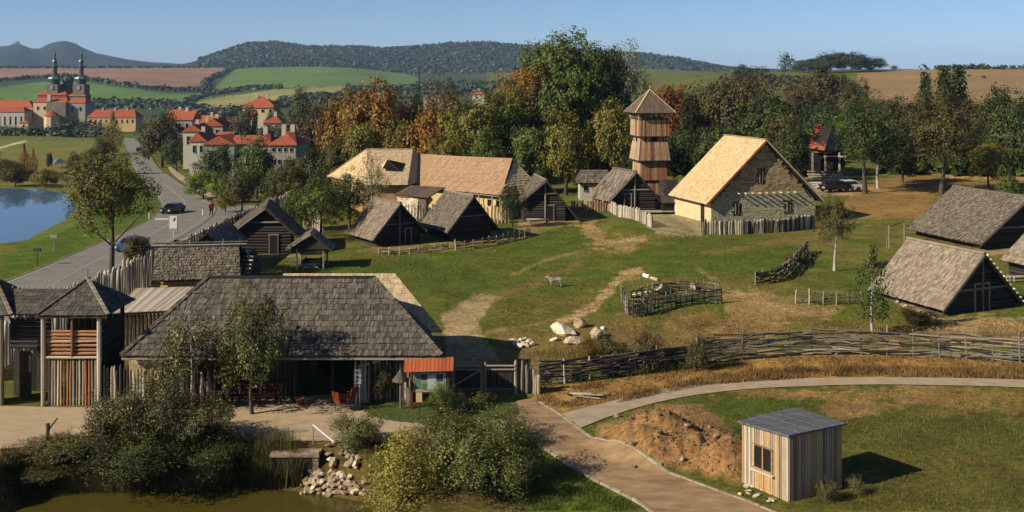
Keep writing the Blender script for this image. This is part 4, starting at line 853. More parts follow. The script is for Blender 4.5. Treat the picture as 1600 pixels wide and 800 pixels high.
wattle('wattle_fence','dark woven wattle fence between the plank gate and the middle of the path',[(842,602),(900,598),(960,591),(1030,581),(1090,571)],1.15,1.15,15,['wood_dark','wood_old','wood_dark'],['wood_old','wood_silver'],wd=.085,mess=.06)  # darker rods paint in the shaded side of this stretch
wattle('wattle_fence','long tangled wattle fence of silvery rods above the dry grass bank at the right',[(1090,571),(1160,562),(1240,556),(1320,554),(1400,556),(1480,560),(1560,565),(1680,570)],1.35,1.25,17,['wood_silver','wood_old','wood_old','wood_tan','wood_dark','wood_dark'],['wood_old'],wd=.068,mess=.15,sh=.35,seg=2.1)
wattle('wattle_enclosure','dark wattle enclosure with sharp stakes around the pale boulders on the green',[(972,472),(978,490),(992,499),(1020,488),(1060,478),(1128,474)],.95,.42,8,['wood_dark','wood_old'],['wood_old','wood_dark'],wd=.06,cat='enclosure')
wattle('wattle_enclosure','low rear side of the wattle enclosure, topped by a pale trunk',[(985,470),(1030,458),(1080,452),(1125,460)],.7,.6,5,['wood_dark','wood_old'],['wood_old'],cat='enclosure')
wattle('wattle_fence','brushwood fence curving uphill between the small round tree and the stone hall',[(1180,446),(1215,441),(1238,425),(1250,408),(1262,394)],.95,.7,9,['wood_dark','wood_dark','leaf_brown'],['wood_old'],mess=.12,wd=.08)
wattle('wattle_fence','short rickety wattle fence left of the ragged dark sapling',[(1243,474),(1285,478),(1345,474)],.85,.8,5,['wood_dark','wood_old'],['wood_old','wood_silver'],mess=.1)
wattle('wattle_fence','low wattle edging in front of the left small thatched hut',[(592,397),(640,399),(700,388)],.45,.8,4,['wood_old','wood_dark'],['wood_silver','wood_old'],mess=.06)
wattle('wattle_fence','low dark wattle edging from the right small hut towards the farmhouse hut',[(712,392),(770,384),(828,368)],.75,.9,6,['wood_dark','wood_old'],['wood_silver','wood_old'],mess=.06)
# ---------------------------------------------------------------- plank gate right of the board
PG=root('field_gate','two-leaf plank field gate with a diagonal brace between the map board and the wattle fence','gate',(-1.5,48.2,0))
gy=48.0
for px,h in ((709,1.6),(752,1.45),(758,1.5),(806,1.6),(816,1.6),(823,1.4)): p=at(px,gy); stick('gate_post','stake',p-UP*.1,p+UP*h,.15,.15,MT['wood_silver' if px in (752,758,806) else 'wood_old'],PG)
for a,b_ in ((710,751),(759,805)):
    A_,B_=at(a,gy),at(b_,gy); A_.z=B_.z=0
    for z in (.25,1.15,1.33): stick('rail','plank',A_+UP*z+V((0,-.06,0)),B_+UP*z+V((0,-.06,0)),.09,.05,MT['wood_old' if z<1.2 else 'wood_silver'],PG,up=UP)
    n=9
    for k in range(n): p=A_.lerp(B_,(k+.5)/n); stick('plank','plank',p+UP*.2,p+UP*1.15,.12,.03,MT['wood_dark'],PG)
A_,B_=at(712,gy-.08),at(750,gy-.08); stick('brace','box',A_+UP*.45,B_+UP*1.12,.07,.05,MT['wood_silver'],PG)
for k in range(5): p=at(826+k*4,48.3-k*.1); stick('stump','stake',p-UP*.1,p+UP*R.uniform(.8,1.25),.16,.16,MT['wood_silver'],PG)
# ---------------------------------------------------------------- info board
IB=root('map_board','large map board with an orange plank roof on red posts','information board',tuple(G(668,640)))
b0=G(668,640); bx,by=b0.x,b0.y; s=by/U
X_=lambda px:(px-800)/U*by
for px in (643,700): stick('post','box',(X_(px),by,-.05),(X_(px),by,1.95),.11,.11,MT['post_red'],IB)
for px in (636,706): stick('roof_post','box',(X_(px),by+.35,-.05),(X_(px),by+.35,2.05),.09,.09,MT['wood_old'],IB)
for k in range(13):
    t=(k+.5)/13; x=lerp(X_(632),X_(709),t); stick('roof_plank','plank',(x,by-.32,1.78+t*.05),(x,by+.12,2.28+t*.05),.155,.03,MT['board_red'],IB,up=(0,-.7,.7))
for k in range(8):
    t=(k+.5)/8; x=lerp(X_(632),X_(709),t); stick('roof_plank','plank',(x,by+.6,1.85),(x,by+.12,2.28),.26,.03,MT['board_red'],IB,up=(0,.7,.7))
zt,zb=1.68,.82
fr=stick('frame','box',(X_(643),by+.02,zb-.03),(X_(701),by+.02,zb-.03),.07,.07,MT['post_red'],IB,up=UP)
stick('frame','box',(X_(643),by+.02,zt+.05),(X_(701),by+.02,zt+.05),.07,.07,MT['post_red'],IB,up=UP)
mp_=mat('map_print',[(.30,.36,.36),(.30,.36,.36)],rough=.5,sc=(3.5,3.5,3.5),amt=.5,bump=0)
wmesh('map_panel',[(X_(646),by-.04,zb),(X_(697),by-.04,zb),(X_(697),by-.04,zt),(X_(646),by-.04,zt)],[(0,1,2,3)],mp_,IB)
mg=mat('map_green',[(.13,.2,.12)],rough=.5,amt=.4,bump=0,sc=(6,6,6)); mb=mat('map_dark',[(.04,.06,.06)],rough=.5,amt=.2,bump=0); mw=mat('map_pale',[(.5,.55,.55)],rough=.5,amt=.2,bump=0)
for (a,b2,c2,d2,mm) in ((647,657,.85,1.6,mg),(658,668,1.35,1.62,mb),(682,692,1.3,1.62,mb),(668,681,.95,1.55,mw),(684,695,.85,1.2,mg),(659,667,.9,1.2,mg)):
    wmesh('map_patch',[(X_(a),by-.045,c2),(X_(b2),by-.045,c2),(X_(b2),by-.045,d2),(X_(a),by-.045,d2)],[(0,1,2,3)],mm,IB)
# white notice on post
NB=root('notice_board','white notice with small red pictures on a pale post left of the stake screen','sign',tuple(at(559,46.0)))
p=at(559,46.0); stick('post','pole',p+V((.08,.04,-.05)),p+V((.08,.04,1.7)),.07,.07,MT['white_paint'],NB); stick('post','pole',p+V((-.08,.04,-.05)),p+V((-.08,.04,1.0)),.06,.06,MT['white_paint'],NB)
stick('panel','box',p+UP*1.05,p+UP*1.68,.3,.04,MT['white_paint'],NB)
for z in (1.12,1.3,1.48): stick('picture','box',p+V((-.03,-.025,z)),p+V((-.03,-.025,z+.12)),.1,.006,MT['plastic_red' if z!=1.3 else 'timber_deck'],NB)
LB=root('lantern_post','yellowish box on a thin dark post in front of the map board','post box',tuple(at(659,43.6)))
p=at(655,44.3); stick('post','pole',p-UP*.05,p+UP*.85,.06,.06,MT['metal_dark'],LB); stick('box','box',p+UP*.8,p+UP*1.25,.26,.2,MT['plaster_yellow'],LB); stick('lid','box',p+UP*1.25,p+UP*1.29,.3,.24,MT['wood_old'],LB)
BH=root('bird_feeder','little thatch-topped feeder on a stake between the screen and the map board','feeder',tuple(at(626,45.6)))
p=at(626,45.6); stick('stake','stake',p-UP*.05,p+UP*1.4,.09,.09,MT['wood_old'],BH)
v=[p+V((math.cos(a)*.38,math.sin(a)*.38,1.3)) for a in [k*math.pi/5 for k in range(10)]]+[p+UP*1.85]; wmesh('thatch_cap',v,[(k,(k+1)%10,10) for k in range(10)]+[tuple(range(9,-1,-1))],MT['thatch_grey'],BH)
# red chairs at a little table
def chair(label,loc,rz):
    r_=root('garden_chair',label,'chair',loc,'red garden chairs on the square'); r_.rotation_euler=(0,0,0)
    c,s_=math.cos(rz),math.sin(rz); T=lambda x,y,z:V(loc)+V((x*c-y*s_,x*s_+y*c,z))
    stick('seat','box',T(0,-.22,.44),T(0,.22,.44),.46,.05,MT['plastic_red'],r_,up=UP)
    stick('backrest','box',T(0,.22,.45),T(0,.34,.95),.46,.04,MT['plastic_red'],r_,up=(c*0-s_,c,0))
    for x in (-.19,.19):
        for y in (-.19,.2): stick('leg','pole',T(x,y,0),T(x*.9,y*.9,.44),.04,.04,MT['metal_dark'],r_)
        stick('armrest','box',T(x*1.15,-.2,.64),T(x*1.15,.25,.66),.05,.03,MT['plastic_red'],r_,up=UP)
p=G(533,643); chair('red garden chair nearer the pond, left of its twin',tuple(p),2.4)
p=G(544,637); chair('red garden chair next to the stake screen, right of its twin',tuple(p),-2.0)
BN=root('bench','dark red bench against the plank wall of the entrance building','bench',(-11.5,46.2,0)); BY=.32
for z,y in ((.45,45.9),(.45,46.05),(.45,46.2),(.68,46.4),(.84,46.43)): stick('slat','plank',(-12.55,y+.3,z),(-10.35,y+.3,z),.11 if z<.5 else .03,.03 if z<.5 else .1,MT['post_red'],BN,up=UP)
for x in (-12.4,-11.45,-10.5):
    stick('leg','box',(x,46.2,0),(x,46.25,.44),.07,.07,MT['metal_dark'],BN); stick('leg','box',(x,46.5,0),(x,46.73,.88),.07,.07,MT['metal_dark'],BN)
def lathe(name,prof_,p,mt,parent=None,k=10,smooth_=True):
    v=[];f=[]
    for r_,z in prof_:
        for i in range(k): a=2*math.pi*i/k; v.append(V(p)+V((math.cos(a)*r_,math.sin(a)*r_,z)))
    for j in range(len(prof_)-1):
        for i in range(k): f.append((j*k+i,j*k+(i+1)%k,(j+1)*k+(i+1)%k,(j+1)*k+i))
    f.append(tuple(range(k-1,-1,-1))); f.append(tuple((len(prof_)-1)*k+i for i in range(k)))
    return wmesh(name,v,f,mt,parent,smooth_)
o=lathe('flower_pot',[(.14,0),(.22,.3),(.25,.34),(.2,.34),(.18,.28)],at(469,46.3),MT['terracotta']); tag(o,'terracotta flower pot at the left side of the dark passage','pot')
# ---------------------------------------------------------------- roofed well
WL=root('roofed_well','small open well under a gabled roof on four posts on the green','well',tuple(G(488,418)))
p=G(488,418); px_,py_=p.x,p.y
for x in (-1.05,1.0):
    for y in (-.7,.8): stick('post','pole',(px_+x,py_+y,hz(px_+x,py_+y)-.05),(px_+x,py_+y,1.75),.14,.14,MT['wood_silver' if y<0 else 'wood_old'],WL)
A0,A1=V((px_+.1,py_-1.2,2.85)),V((px_-.2,py_+1.5,2.85)); L0,L1,R0,R1=V((px_-1.85,py_-1.2,1.5)),V((px_-2.1,py_+1.5,1.5)),V((px_+1.75,py_-1.2,1.45)),V((px_+1.5,py_+1.5,1.45))
o=plat('roof',[L1,L0,A0,A1],.08,MT['timber_deck'],WL); cover(o,L1,L0,A0,A1,.3,.12,'thatch_grey',.05)
o=plat('roof',[R0,R1,A1,A0],.08,MT['timber_deck'],WL); cover(o,R0,R1,A1,A0,.3,.12,'thatch_dark',.05)
for a,b_ in ((L0,A0),(R0,A0)): stick('verge_board','box',a,b_,.06,.16,MT['wood_silver' if a is L0 else 'wood_dark'],WL,up=UP)  # left verge coloured as sunlit, right one as shaded
wmesh('gable_panel',[L0+V((.3,.3,.1)),R0+V((-.3,.3,.15)),A0+V((0,.3,-.2))],[(0,1,2)],MT['wood_dark'],WL)
for z in (.12,.34,.56):
    for y in (-.5,.5): stick('log','log',(px_-.7,py_+y,z),(px_+.7,py_+y,z),.22,.22,MT['wood_dark' if z>.5 else 'wood_old'],WL,up=UP)
    for x in (-.6,.6): stick('log','log',(px_+x,py_-.6,z+.08),(px_+x,py_+.6,z+.08),.2,.2,MT['wood_dark'],WL,up=UP)
stick('windlass','log',(px_-.95,py_,1.1),(px_+.95,py_,1.1),.2,.2,MT['wood_old'],WL,up=UP)
# ---------------------------------------------------------------- plank kiosk lower right
KA,KB,KC=V((8.45,37.6,0)),V((9.7,35.85,0)),V((11.95,37.1,0)); KD=KA+KC-KB
KI=root('plank_kiosk','small plank kiosk with a grey flat roof and a two-pane window at the lower right','kiosk',tuple(KB))
hA,hB,hC,hD=2.16,2.3,2.25,2.2
fl=lambda a,b_:lambda s:lerp(a,b_,s)
def wwall(P,Q,ha,hb,n,mts,hole=None):
    d=Q-P; e=d.normalized(); no=V((e.y,-e.x,0))
    for k in range(n):
        s=(k+.5)/n; w_=d.length/n; h=lerp(ha,hb,s); mt=R.choice(mts); off=no*R.uniform(-.012,.02)
        if hole and hole[0]<s<hole[1]:
            stick('plank','plank',P+d*s+off-UP*.03,P+d*s+off+UP*(hole[2]+R.uniform(-.02,.02)),w_*R.uniform(.85,.98),.035,MT['wood_orange'],KI,up=no)
            stick('plank','plank',P+d*s+off+UP*hole[3],P+d*s+off+UP*h,w_*R.uniform(.85,.98),.035,MT[mt],KI,up=no)
        else: stick('plank','plank',P+d*s+off-UP*.05,P+d*s+off+UP*h,w_*R.uniform(.66,.96),.035,MT[mt],KI,up=no)
wwall(KA,KB,hA,hB,21,['wood_silver','wood_tan','wood_pale','wood_tan','wood_orange'],(.27,.66,.72,1.62))
wwall(KB,KC,hB,hC,24,['wood_tan','wood_tan','wood_old','wood_orange','wood_tan'])
wwall(KC,KD,hC,hD,12,['wood_old','wood_silver']); wwall(KD,KA,hD,hA,14,['wood_old','wood_silver'])
ins=[KA,KB,KC,KD]; c0=sum(ins,V((0,0,0)))/4; I=[p.lerp(c0,.04) for p in ins]
wmesh('inner_wall',I+[p+UP*(h-.05) for p,h in zip(I,(hA,hB,hC,hD))],[(0,1,5,4),(1,2,6,5),(2,3,7,6),(3,0,4,7)],MT['timber_deck'],KI)
e=(KB-KA).normalized(); no=V((e.y,-e.x,0)); LW=(KB-KA).length
wn=wmesh('window',[KA+e*LW*.27+no*.015+UP*.74,KA+e*LW*.66+no*.015+UP*.74,KA+e*LW*.66+no*.015+UP*1.6,KA+e*LW*.27+no*.015+UP*1.6],[(0,1,2,3)],MT['glass_dark'],KI)
for s in (.27,.465,.66): stick('window_frame','box',KA+e*LW*s+no*.03+UP*.74,KA+e*LW*s+no*.03+UP*1.62,.06,.05,MT['wood_red'],wn,up=no)
for z in (.76,1.6): stick('window_frame','box',KA+e*LW*.25+no*.03+UP*z,KA+e*LW*.68+no*.03+UP*z,.05,.05,MT['wood_red'],wn,up=UP)
stick('window_sill','box',KA+e*LW*.22+no*.08+UP*.69,KA+e*LW*.71+no*.08+UP*.69,.15,.04,MT['wood_silver'],wn,up=UP)
q=[p+(p-c0).normalized()*.17 for p in ins]
plat('roof',[p+UP*(h+.09) for p,h in zip(q,(hA,hB,hC,hD))],.07,MT['felt_roof'],KI)
for k in range(1,5):
    t=k/5; a=(q[0]+UP*(hA+.1)).lerp(q[3]+UP*(hD+.1),t); b_=(q[1]+UP*(hB+.1)).lerp(q[2]+UP*(hC+.1),t); stick('roof_seam','box',a,b_,.04,.02,MT['felt_roof'],KI,up=UP)
# ---------------------------------------------------------------- stones
def rock_mesh(seed,mt,sub=2,flat=.75):
    bm=bmesh.new(); bmesh.ops.create_icosphere(bm,subdivisions=sub,radius=.5); r=random.Random(seed); cuts=[(V((r.gauss(0,1),r.gauss(0,1),r.gauss(0,1))).normalized(),r.uniform(.24,.40)) for _ in range(16)]
    for v in bm.verts:
        for n_,d_ in cuts:
            k=v.co.dot(n_)-d_
            if k>0: v.co-=n_*k*.85
        v.co*=r.uniform(.9,1.08); v.co.z*=flat
    me=bpy.data.meshes.new('rock'); bm.to_mesh(me); bm.free(); me.materials.append(mt); return me
ROCKS={m:[rock_mesh(k*7+j*31,MT[m],2 if m=='rock_pale' else 1) for k in range(5)] for j,m in enumerate(('rock_pale','rock_brown'))}
def rock(label,p,size,mt='rock_pale',group=None,name='boulder',cat='boulder',sink=.15):
    o=bpy.data.objects.new(name,R.choice(ROCKS[mt])); col.objects.link(o); sx,sy,sz=size; o.scale=(sx,sy,sz); o.rotation_euler=(R.uniform(-.2,.2),R.uniform(-.2,.2),R.uniform(0,6.28)); o.location=(p[0],p[1],(p[2] if len(p)>2 else hz(p[0],p[1]))+sz*.3-sink*sz); tag(o,label,cat,group); return o
for lab,px,py,s in (('big white boulder at the left of the boulder group on the green',880,523,(1.9,1.2,1.35)),('rugged white boulder standing on the right shoulder of the big white one',906,511,(1.0,.9,1.3)),
  ('low cream boulder in front of the big white one',898,537,(1.7,1.1,.95)),('cream boulder right of the group, beside the reddish weeds',930,528,(1.2,.9,1.4)),('small white boulder at the right end of the boulder group',943,515,(.6,.5,.45)),
  ('flat pale boulder at the left foot of the boulder group',866,532,(.8,.6,.4))):
    rock(lab,G(px,py),s)
for k in range(16):
    p=G(817+R.uniform(-17,17),537+R.uniform(-9,6)); s=R.uniform(.3,.55); rock('pale stone in the small heap left of the boulder group',p,(s*1.2,s,s),group='stones of the small heap on the green',name='stone',cat='stone')
rock('long pale boulder inside the wattle enclosure',G(1035,457),(3.0,1.1,1.3)); rock('rusty pale trunk-like slab along the top of the wattle enclosure',G(1085,452),(2.0,.7,1.2)); 
for k in range(4): p=G(992+k*9,463-k*2); rock('small white stone at the left end inside the wattle enclosure',p,(.5,.4,.5),group='small white stones in the enclosure',name='stone',cat='stone')
LG=root('white_log','peeled white log in two pieces lying on the green','log',tuple(G(1015,437))); a,b_=G(1006,433),G(1028,440); stick('log','log',a+UP*.15,a.lerp(b_,.4)+UP*.18,.3,.3,MT['white_paint'],LG,up=UP); stick('log','log',a.lerp(b_,.5)+UP*.12,b_+UP*.12,.24,.24,MT['wood_silver'],LG,up=UP)
for k in range(125):
    px=R.uniform(462,572); py=R.uniform(733,775); 
    if py<733+abs(px-500)*.28: continue
    p=G(px,py); s=R.uniform(.24,.38); rock('grey-brown riprap stone below the stone outlet at the pond',p,(s*1.3,s,s),'rock_brown' if R.random()<.85 else 'rock_pale',group='riprap stones at the pond outlet',name='stone',cat='stone',sink=.1)
for k in range(26):
    px=R.uniform(505,560); py=R.uniform(690,732); p=G(px,py); s=R.uniform(.2,.42); rock('rough stone in the tumbled slope beside the outlet pillar',p,(s*1.3,s,s),'rock_pale' if R.random()<.3 else 'rock_brown',group='tumbled stones beside the outlet',name='stone',cat='stone',sink=.0)
for k in range(9):
    p=G(R.uniform(935,1120),R.uniform(650,735)); s=R.uniform(.15,.4); rock('stone half buried in the brown spoil heap',p,(s*1.3,s,s),'rock_brown',group='stones in the spoil heap',name='stone',cat='stone')
for k in range(14):
    p=G(1140+R.uniform(0,70),757+k*2.2+R.uniform(-3,3)); s=R.uniform(.15,.3); rock('kerbside stone between the clay track and the plank kiosk',p,(s*1.6,s,s*.6),'rock_pale',group='loose stones by the kiosk',name='stone',cat='stone')
for k in range(12):
    p=G(1395+k*7+R.uniform(-3,3),468+k*3.3+R.uniform(-2,3)); s=R.uniform(.3,.5); rock('rubble stone along the low eave of the sunken reed-roofed hut',p,(s*1.4,s,s*.8),'rock_brown' if k%3 else 'rock_pale',group='rubble along the reed hut',name='stone',cat='stone')
# stone outlet with pillar and white rail
OU=root('pond_outlet','stone and brick pillar of the pond outlet with a dark culvert beside it','outlet',tuple(G(493,735)))
p=G(493,735); pt=V((p.x,p.y,0))
for k in range(7): stick('pillar_stone','box',(p.x,p.y+.1,-1.15+k*.17),(p.x,p.y+.1,-1.0+k*.17),.24,.3,MT['rock_brown' if k%2 else 'kerb_stone'],OU)
stick('culvert','box',(p.x-.95,p.y+.2,-1.5),(p.x-.95,p.y+.2,-.1),1.75,.5,MT['timber_deck'],OU); stick('cap_slab','box',(p.x-1.8,p.y+.25,-.08),(p.x+.15,p.y+.25,-.08),.7,.1,MT['rock_brown'],OU,up=UP)  # solid dark block stands in for the shade of the culvert recess
RL=root('handrail','white sloping handrail beside the pond outlet on the edge of the square','railing',tuple(G(489,690)))
p=G(489,692); q=G(540,690); stick('rail_post','pole',p-UP*.5,p+UP*.75,.05,.05,MT['metal_grey'],RL); stick('rail_bar','box',p+UP*.75,V((q.x-.05,q.y-.6,-.05)),.07,.05,MT['white_paint'],RL)
p2=G(400,680); stick('rail_wire','pole',p+UP*.7,p2+UP*.25,.02,.02,MT['metal_grey'],RL)
# boards pile
BP=root('board_pile','small untidy pile of pale boards on the dry bank above the gravel path','boards',tuple(G(925,622)))
for k in range(8):
    p=G(903+k*4.5,624-abs(k-4)*1.5); a=R.uniform(-.5,.5); stick('board','plank',p+UP*(.06+k%3*.05)-V((math.cos(a),math.sin(a),0))*.5,p+UP*(.08+k%2*.1)+V((math.cos(a),math.sin(a),0))*.5,.1,.035,MT['wood_silver' if k%3 else 'wood_dark'],BP,up=UP)
# woodpile & timber frame on the right
WPi=root('woodpile','pile of cut logs beyond the right slope of the reed-roofed hut','woodpile',tuple(G(1570,440)))
for k in range(12):
    p=G(1562+(k%6)*6,441); z=.12+(k//6)*.22; stick('log','log',p+V((-.4,0,z)),p+V((.6,.3,z)),.22,.22,MT['wood_pale' if k%2 else 'wood_old'],WPi,up=UP)
TF=root('open_gateway','open gateway of two posts and a crossbar behind the reed-roofed hut','gateway',tuple(G(1400,385)))
a,b_=G(1389,388),G(1413,377); 
for p,h in ((a,2.0),(b_,1.9),(G(1386,392),1.4)): stick('post','pole',p-UP*.1,p+UP*h,.13,.13,MT['wood_old'],TF)
stick('crossbar','log',a+UP*1.9,b_+UP*1.8,.11,.11,MT['wood_old'],TF,up=UP)
# bench logs near farmhouse hut
BL_=root('log_bench','pale log bench in front of the log hut right of the farmhouse','bench',tuple(G(840,349)))
p=G(822,349); q=G(858,349); stick('seat_log','log',p+UP*.4,q+UP*.4,.3,.2,MT['wood_silver'],BL_,up=UP)
for t in (.1,.9): r0=p.lerp(q,t); stick('support','box',r0,r0+UP*.32,.3,.3,MT['wood_old'],BL_)
# stone base beams right huts
for lab,a,b_ in (('pale sill log under the eave of the shaggy upper right hut',(1440,359),(1532,389)),):
    r_=root('sill_log',lab,'log',tuple(G(*a))); stick('log','log',G(*a)+UP*.15,G(*b_)+UP*.15,.35,.3,MT['wood_pale'],r_,up=UP)
# ---------------------------------------------------------------- goat, built as one skinned body
def skinned(name,pts,edges,rad,mt,parent,rootv=0,sub=1,loc=(0,0,0),rz=0,sc=1):
    me=bpy.data.meshes.new(name); c,s_=math.cos(rz)*sc,math.sin(rz)*sc; off=OFF[parent.name] if parent is not None else V((0,0,0))
    me.from_pydata([(x*c-y*s_+loc[0]-off.x,x*s_+y*c+loc[1]-off.y,z*sc+loc[2]-off.z) for x,y,z in pts],edges,[]); me.update()
    o=bpy.data.objects.new(name,me); col.objects.link(o); o.parent=parent; me.materials.append(mt)
    o.modifiers.new('skin','SKIN'); sv=me.skin_vertices[0].data
    for i,r_ in enumerate(rad): sv[i].radius=((r_ if not isinstance(r_,tuple) else r_[0])*sc,(r_ if not isinstance(r_,tuple) else r_[1])*sc); sv[i].use_root=(i==rootv)
    ss_=o.modifiers.new('sub','SUBSURF'); ss_.levels=sub; ss_.render_levels=sub
    return o
gp=G(868,448); GO=root('goat','grey and white goat standing on the green facing left','goat',tuple(gp))
P_=[(.45,0,.62),(.15,0,.62),(-.15,0,.62),(-.42,0,.66),(-.62,0,.88),(-.8,0,.86),(-.94,0,.78),
    (.42,.1,.4),(.47,.1,.2),(.43,.1,.02),(.42,-.1,.4),(.5,-.1,.2),(.46,-.1,.02),(-.36,.1,.36),(-.36,.1,.18),(-.38,.1,.02),(-.38,-.1,.36),(-.4,-.1,.18),(-.42,-.1,.02),(.6,0,.72),(.66,0,.66),(-.68,.1,.95),(-.68,-.1,.95),(-.56,.03,1.02)]
E_=[(0,1),(1,2),(2,3),(3,4),(4,5),(5,6),(0,7),(7,8),(8,9),(0,10),(10,11),(11,12),(3,13),(13,14),(14,15),(3,16),(16,17),(17,18),(0,19),(19,20),(4,21),(4,22)]
P_=P_[:23]; goat=skinned('body',P_,E_,[.18,.2,.2,.18,.1,.09,.05,.08,.045,.035,.08,.045,.035,.07,.04,.035,.07,.04,.035,.04,.02,.025,.025],mat('goat_hair',[(.35,.34,.32),(.35,.34,.32)],sc=(4,4,4),amt=.7,bump=.2),GO,1,1,tuple(gp),.1,.8)
for y in (-.04,.04): 
    a=V((-.64*.8,y,.93*.8))+V(gp); stick('horn','stake',a,a+V((.08,y*.8,.15)),.04,.03,MT['wood_old'],GO)
# small white animals/birds
o=rock('small dark stone lying on the green below the farmhouse',G(774,393),(.4,.3,.3),'rock_brown')
# ================================================================ VEGETATION
def leaves(centres,normals,size,rs,spread=1.0):
    """quads at centres with jittered normals"""
    n=len(centres); nr_=normals+rs.normal(0,.55*spread,(n,3)); nr_[:,2]+=.25; nr_/=np.linalg.norm(nr_,axis=1,keepdims=True)+1e-9
    a=rs.normal(0,1,(n,3)); u=np.cross(nr_,a); u/=np.linalg.norm(u,axis=1,keepdims=True)+1e-9; v=np.cross(nr_,u)
    s=(size*rs.uniform(.6,1.35,n))[:,None]; u=u*s*.5; v=v*s*.36
    P=np.stack([centres-u,centres+v*1.0-u*.1,centres+u,centres-v-u*.1],1).reshape(-1,3)
    return P
def crown_np(seed,ncl,nl,leaf,shape='round',lob=12,cover_in=.25):
    rs=np.random.RandomState(seed); L_=[]
    if shape=='conifer':
        for k in range(int(ncl)):
            h=rs.uniform(0,1)**.8; r=(1-h)*.5*(.75+.25*math.sin(h*46))*rs.uniform(.5,1.05); a=rs.uniform(0,6.283); L_.append((math.cos(a)*r,math.sin(a)*r,h*.97+.01-.06*r))
    elif shape in('tall',):
        for k in range(int(ncl)):
            h=rs.uniform(0,1); r=.5*(math.sin(min(1,h*1.15+.08)*math.pi)**.6 if h<.97 else .1)*rs.uniform(.45,1.0); a=rs.uniform(0,6.283); L_.append((math.cos(a)*r,math.sin(a)*r,h))
    elif shape=='bush':
        lobes=[(rs.uniform(-.3,.3),rs.uniform(-.3,.3),rs.uniform(.12,.62),rs.uniform(.16,.3)) for _ in range(lob)]
        for k in range(int(ncl)):
            x,y,z,r=lobes[rs.randint(len(lobes))]; d=rs.normal(0,1,3); d/=np.linalg.norm(d); d[2]=abs(d[2])*.9-.2; q=r*rs.uniform(.5,1.15); L_.append((x+d[0]*q,y+d[1]*q,max(.0,z+d[2]*q)))
        for st in range(26):      # upright shoots that break the outline
            a=rs.uniform(0,6.283); r0=rs.uniform(.02,.25); r1=r0+rs.uniform(.1,.24); top=rs.uniform(.7,1.02)*(1-.35*(r1/.5)**2)
            for k in range(14):
                t=k/13; q=r0+(r1-r0)*t; L_.append((math.cos(a)*q+rs.normal(0,.008),math.sin(a)*q+rs.normal(0,.008),.25+(top-.25)*t))
    elif shape=='willow':
        for k in range(int(ncl)):
            a=rs.uniform(0,6.283); s=rs.uniform(0,1); r=.48*s**.7*rs.uniform(.6,1); h=rs.uniform(.05,1-.75*s**2.2); L_.append((math.cos(a)*r,math.sin(a)*r,h))
    else:
        lobes=[]
        for k in range(lob):
            zz=1-2*(k+.5)/lob; rr=math.sqrt(1-zz*zz); a=k*2.39996+rs.uniform(-.4,.4); q=rs.uniform(.66,1.2); r=rs.uniform(.1,.22)*(1.15 if lob<15 else .9)
            if zz<-.75: continue
            lobes.append((math.cos(a)*rr*.31*q,math.sin(a)*rr*.31*q,.47+zz*.33*q,r))
        lobes.append((0,0,.5,.3))
        for k in range(int(ncl)):
            x,y,z,r=lobes[rs.randint(len(lobes))]; d=rs.normal(0,1,3); d/=np.linalg.norm(d); d[2]=d[2]*.85+.12
            q=r*rs.uniform(.72,1.06); L_.append((x+d[0]*q,y+d[1]*q,z+d[2]*q*1.05))
    C0=np.array(L_); n=len(C0)
    sp=leaf*(1.0 if shape=='round' else 1.15)
    C1=np.repeat(C0,nl,0)+np.clip(rs.normal(0,sp,(n*nl,3)),-1.7*sp,1.7*sp); out=C1-np.array([0,0,.42]); out/=np.linalg.norm(out,axis=1,keepdims=True)+1e-9
    if shape=='willow': out[:,2]*=.2
    C1[:,2]=np.clip(C1[:,2],0.0,1.03)
    return leaves(C1,out,leaf,rs)
def crown_mesh(name,*a,**k):
    P=crown_np(*a,**k); F=np.arange(len(P)).reshape(-1,4); return npmesh(name,P,F,False,MT['leaf_mid'])
def trunk_mesh(seed,limbs=7,lean=.03,r0=.5,fork=.35):
    """unit trunk: height 1, base radius .5 (scaled by object); limbs spread in the crown"""
    rs=random.Random(seed); vs=[];fs=[]
    def tube(pts,rad,k=7):
        b=len(vs)
        for (x,y,z),r in zip(pts,rad):
            for i in range(k): a=2*math.pi*i/k; vs.append((x+math.cos(a)*r,y+math.sin(a)*r,z))
        for j in range(len(pts)-1):
            for i in range(k): fs.append((b+j*k+i,b+j*k+(i+1)%k,b+(j+1)*k+(i+1)%k,b+(j+1)*k+i))
    p=[(0,0,-.03)];r=[r0*1.3]
    for j in range(1,6): p.append((p[-1][0]+rs.uniform(-lean,lean),p[-1][1]+rs.uniform(-lean,lean),j/5)); r.append(r0*(1-.85*j/5))
    tube(p,r)
    for l in range(limbs):
        t=rs.uniform(fork,.8); i=int(t*5); q=p[i]; a=rs.uniform(0,6.28); ln=rs.uniform(.18,.34); 
        pts=[(q[0]+math.cos(a)*ln*s*s_,q[1]+math.sin(a)*ln*s*s_,t+ln*s*.9) for s,s_ in ((0,1),(.5,.9),(1,.85))]
        tube(pts,[r[i]*.5,r[i]*.3,r[i]*.08],5)
    return vs,fs
WK={'round':1.12,'nearleaf':1.1,'big':1.1,'thin':1.1,'conifer':1.15,'tall':1.1,'bush':1.12,'bushthin':1.15,'willow':1.05,'sapling':1.2,'far':1.15}; HK={'bush':1.22,'bushthin':1.25,'willow':1.05}
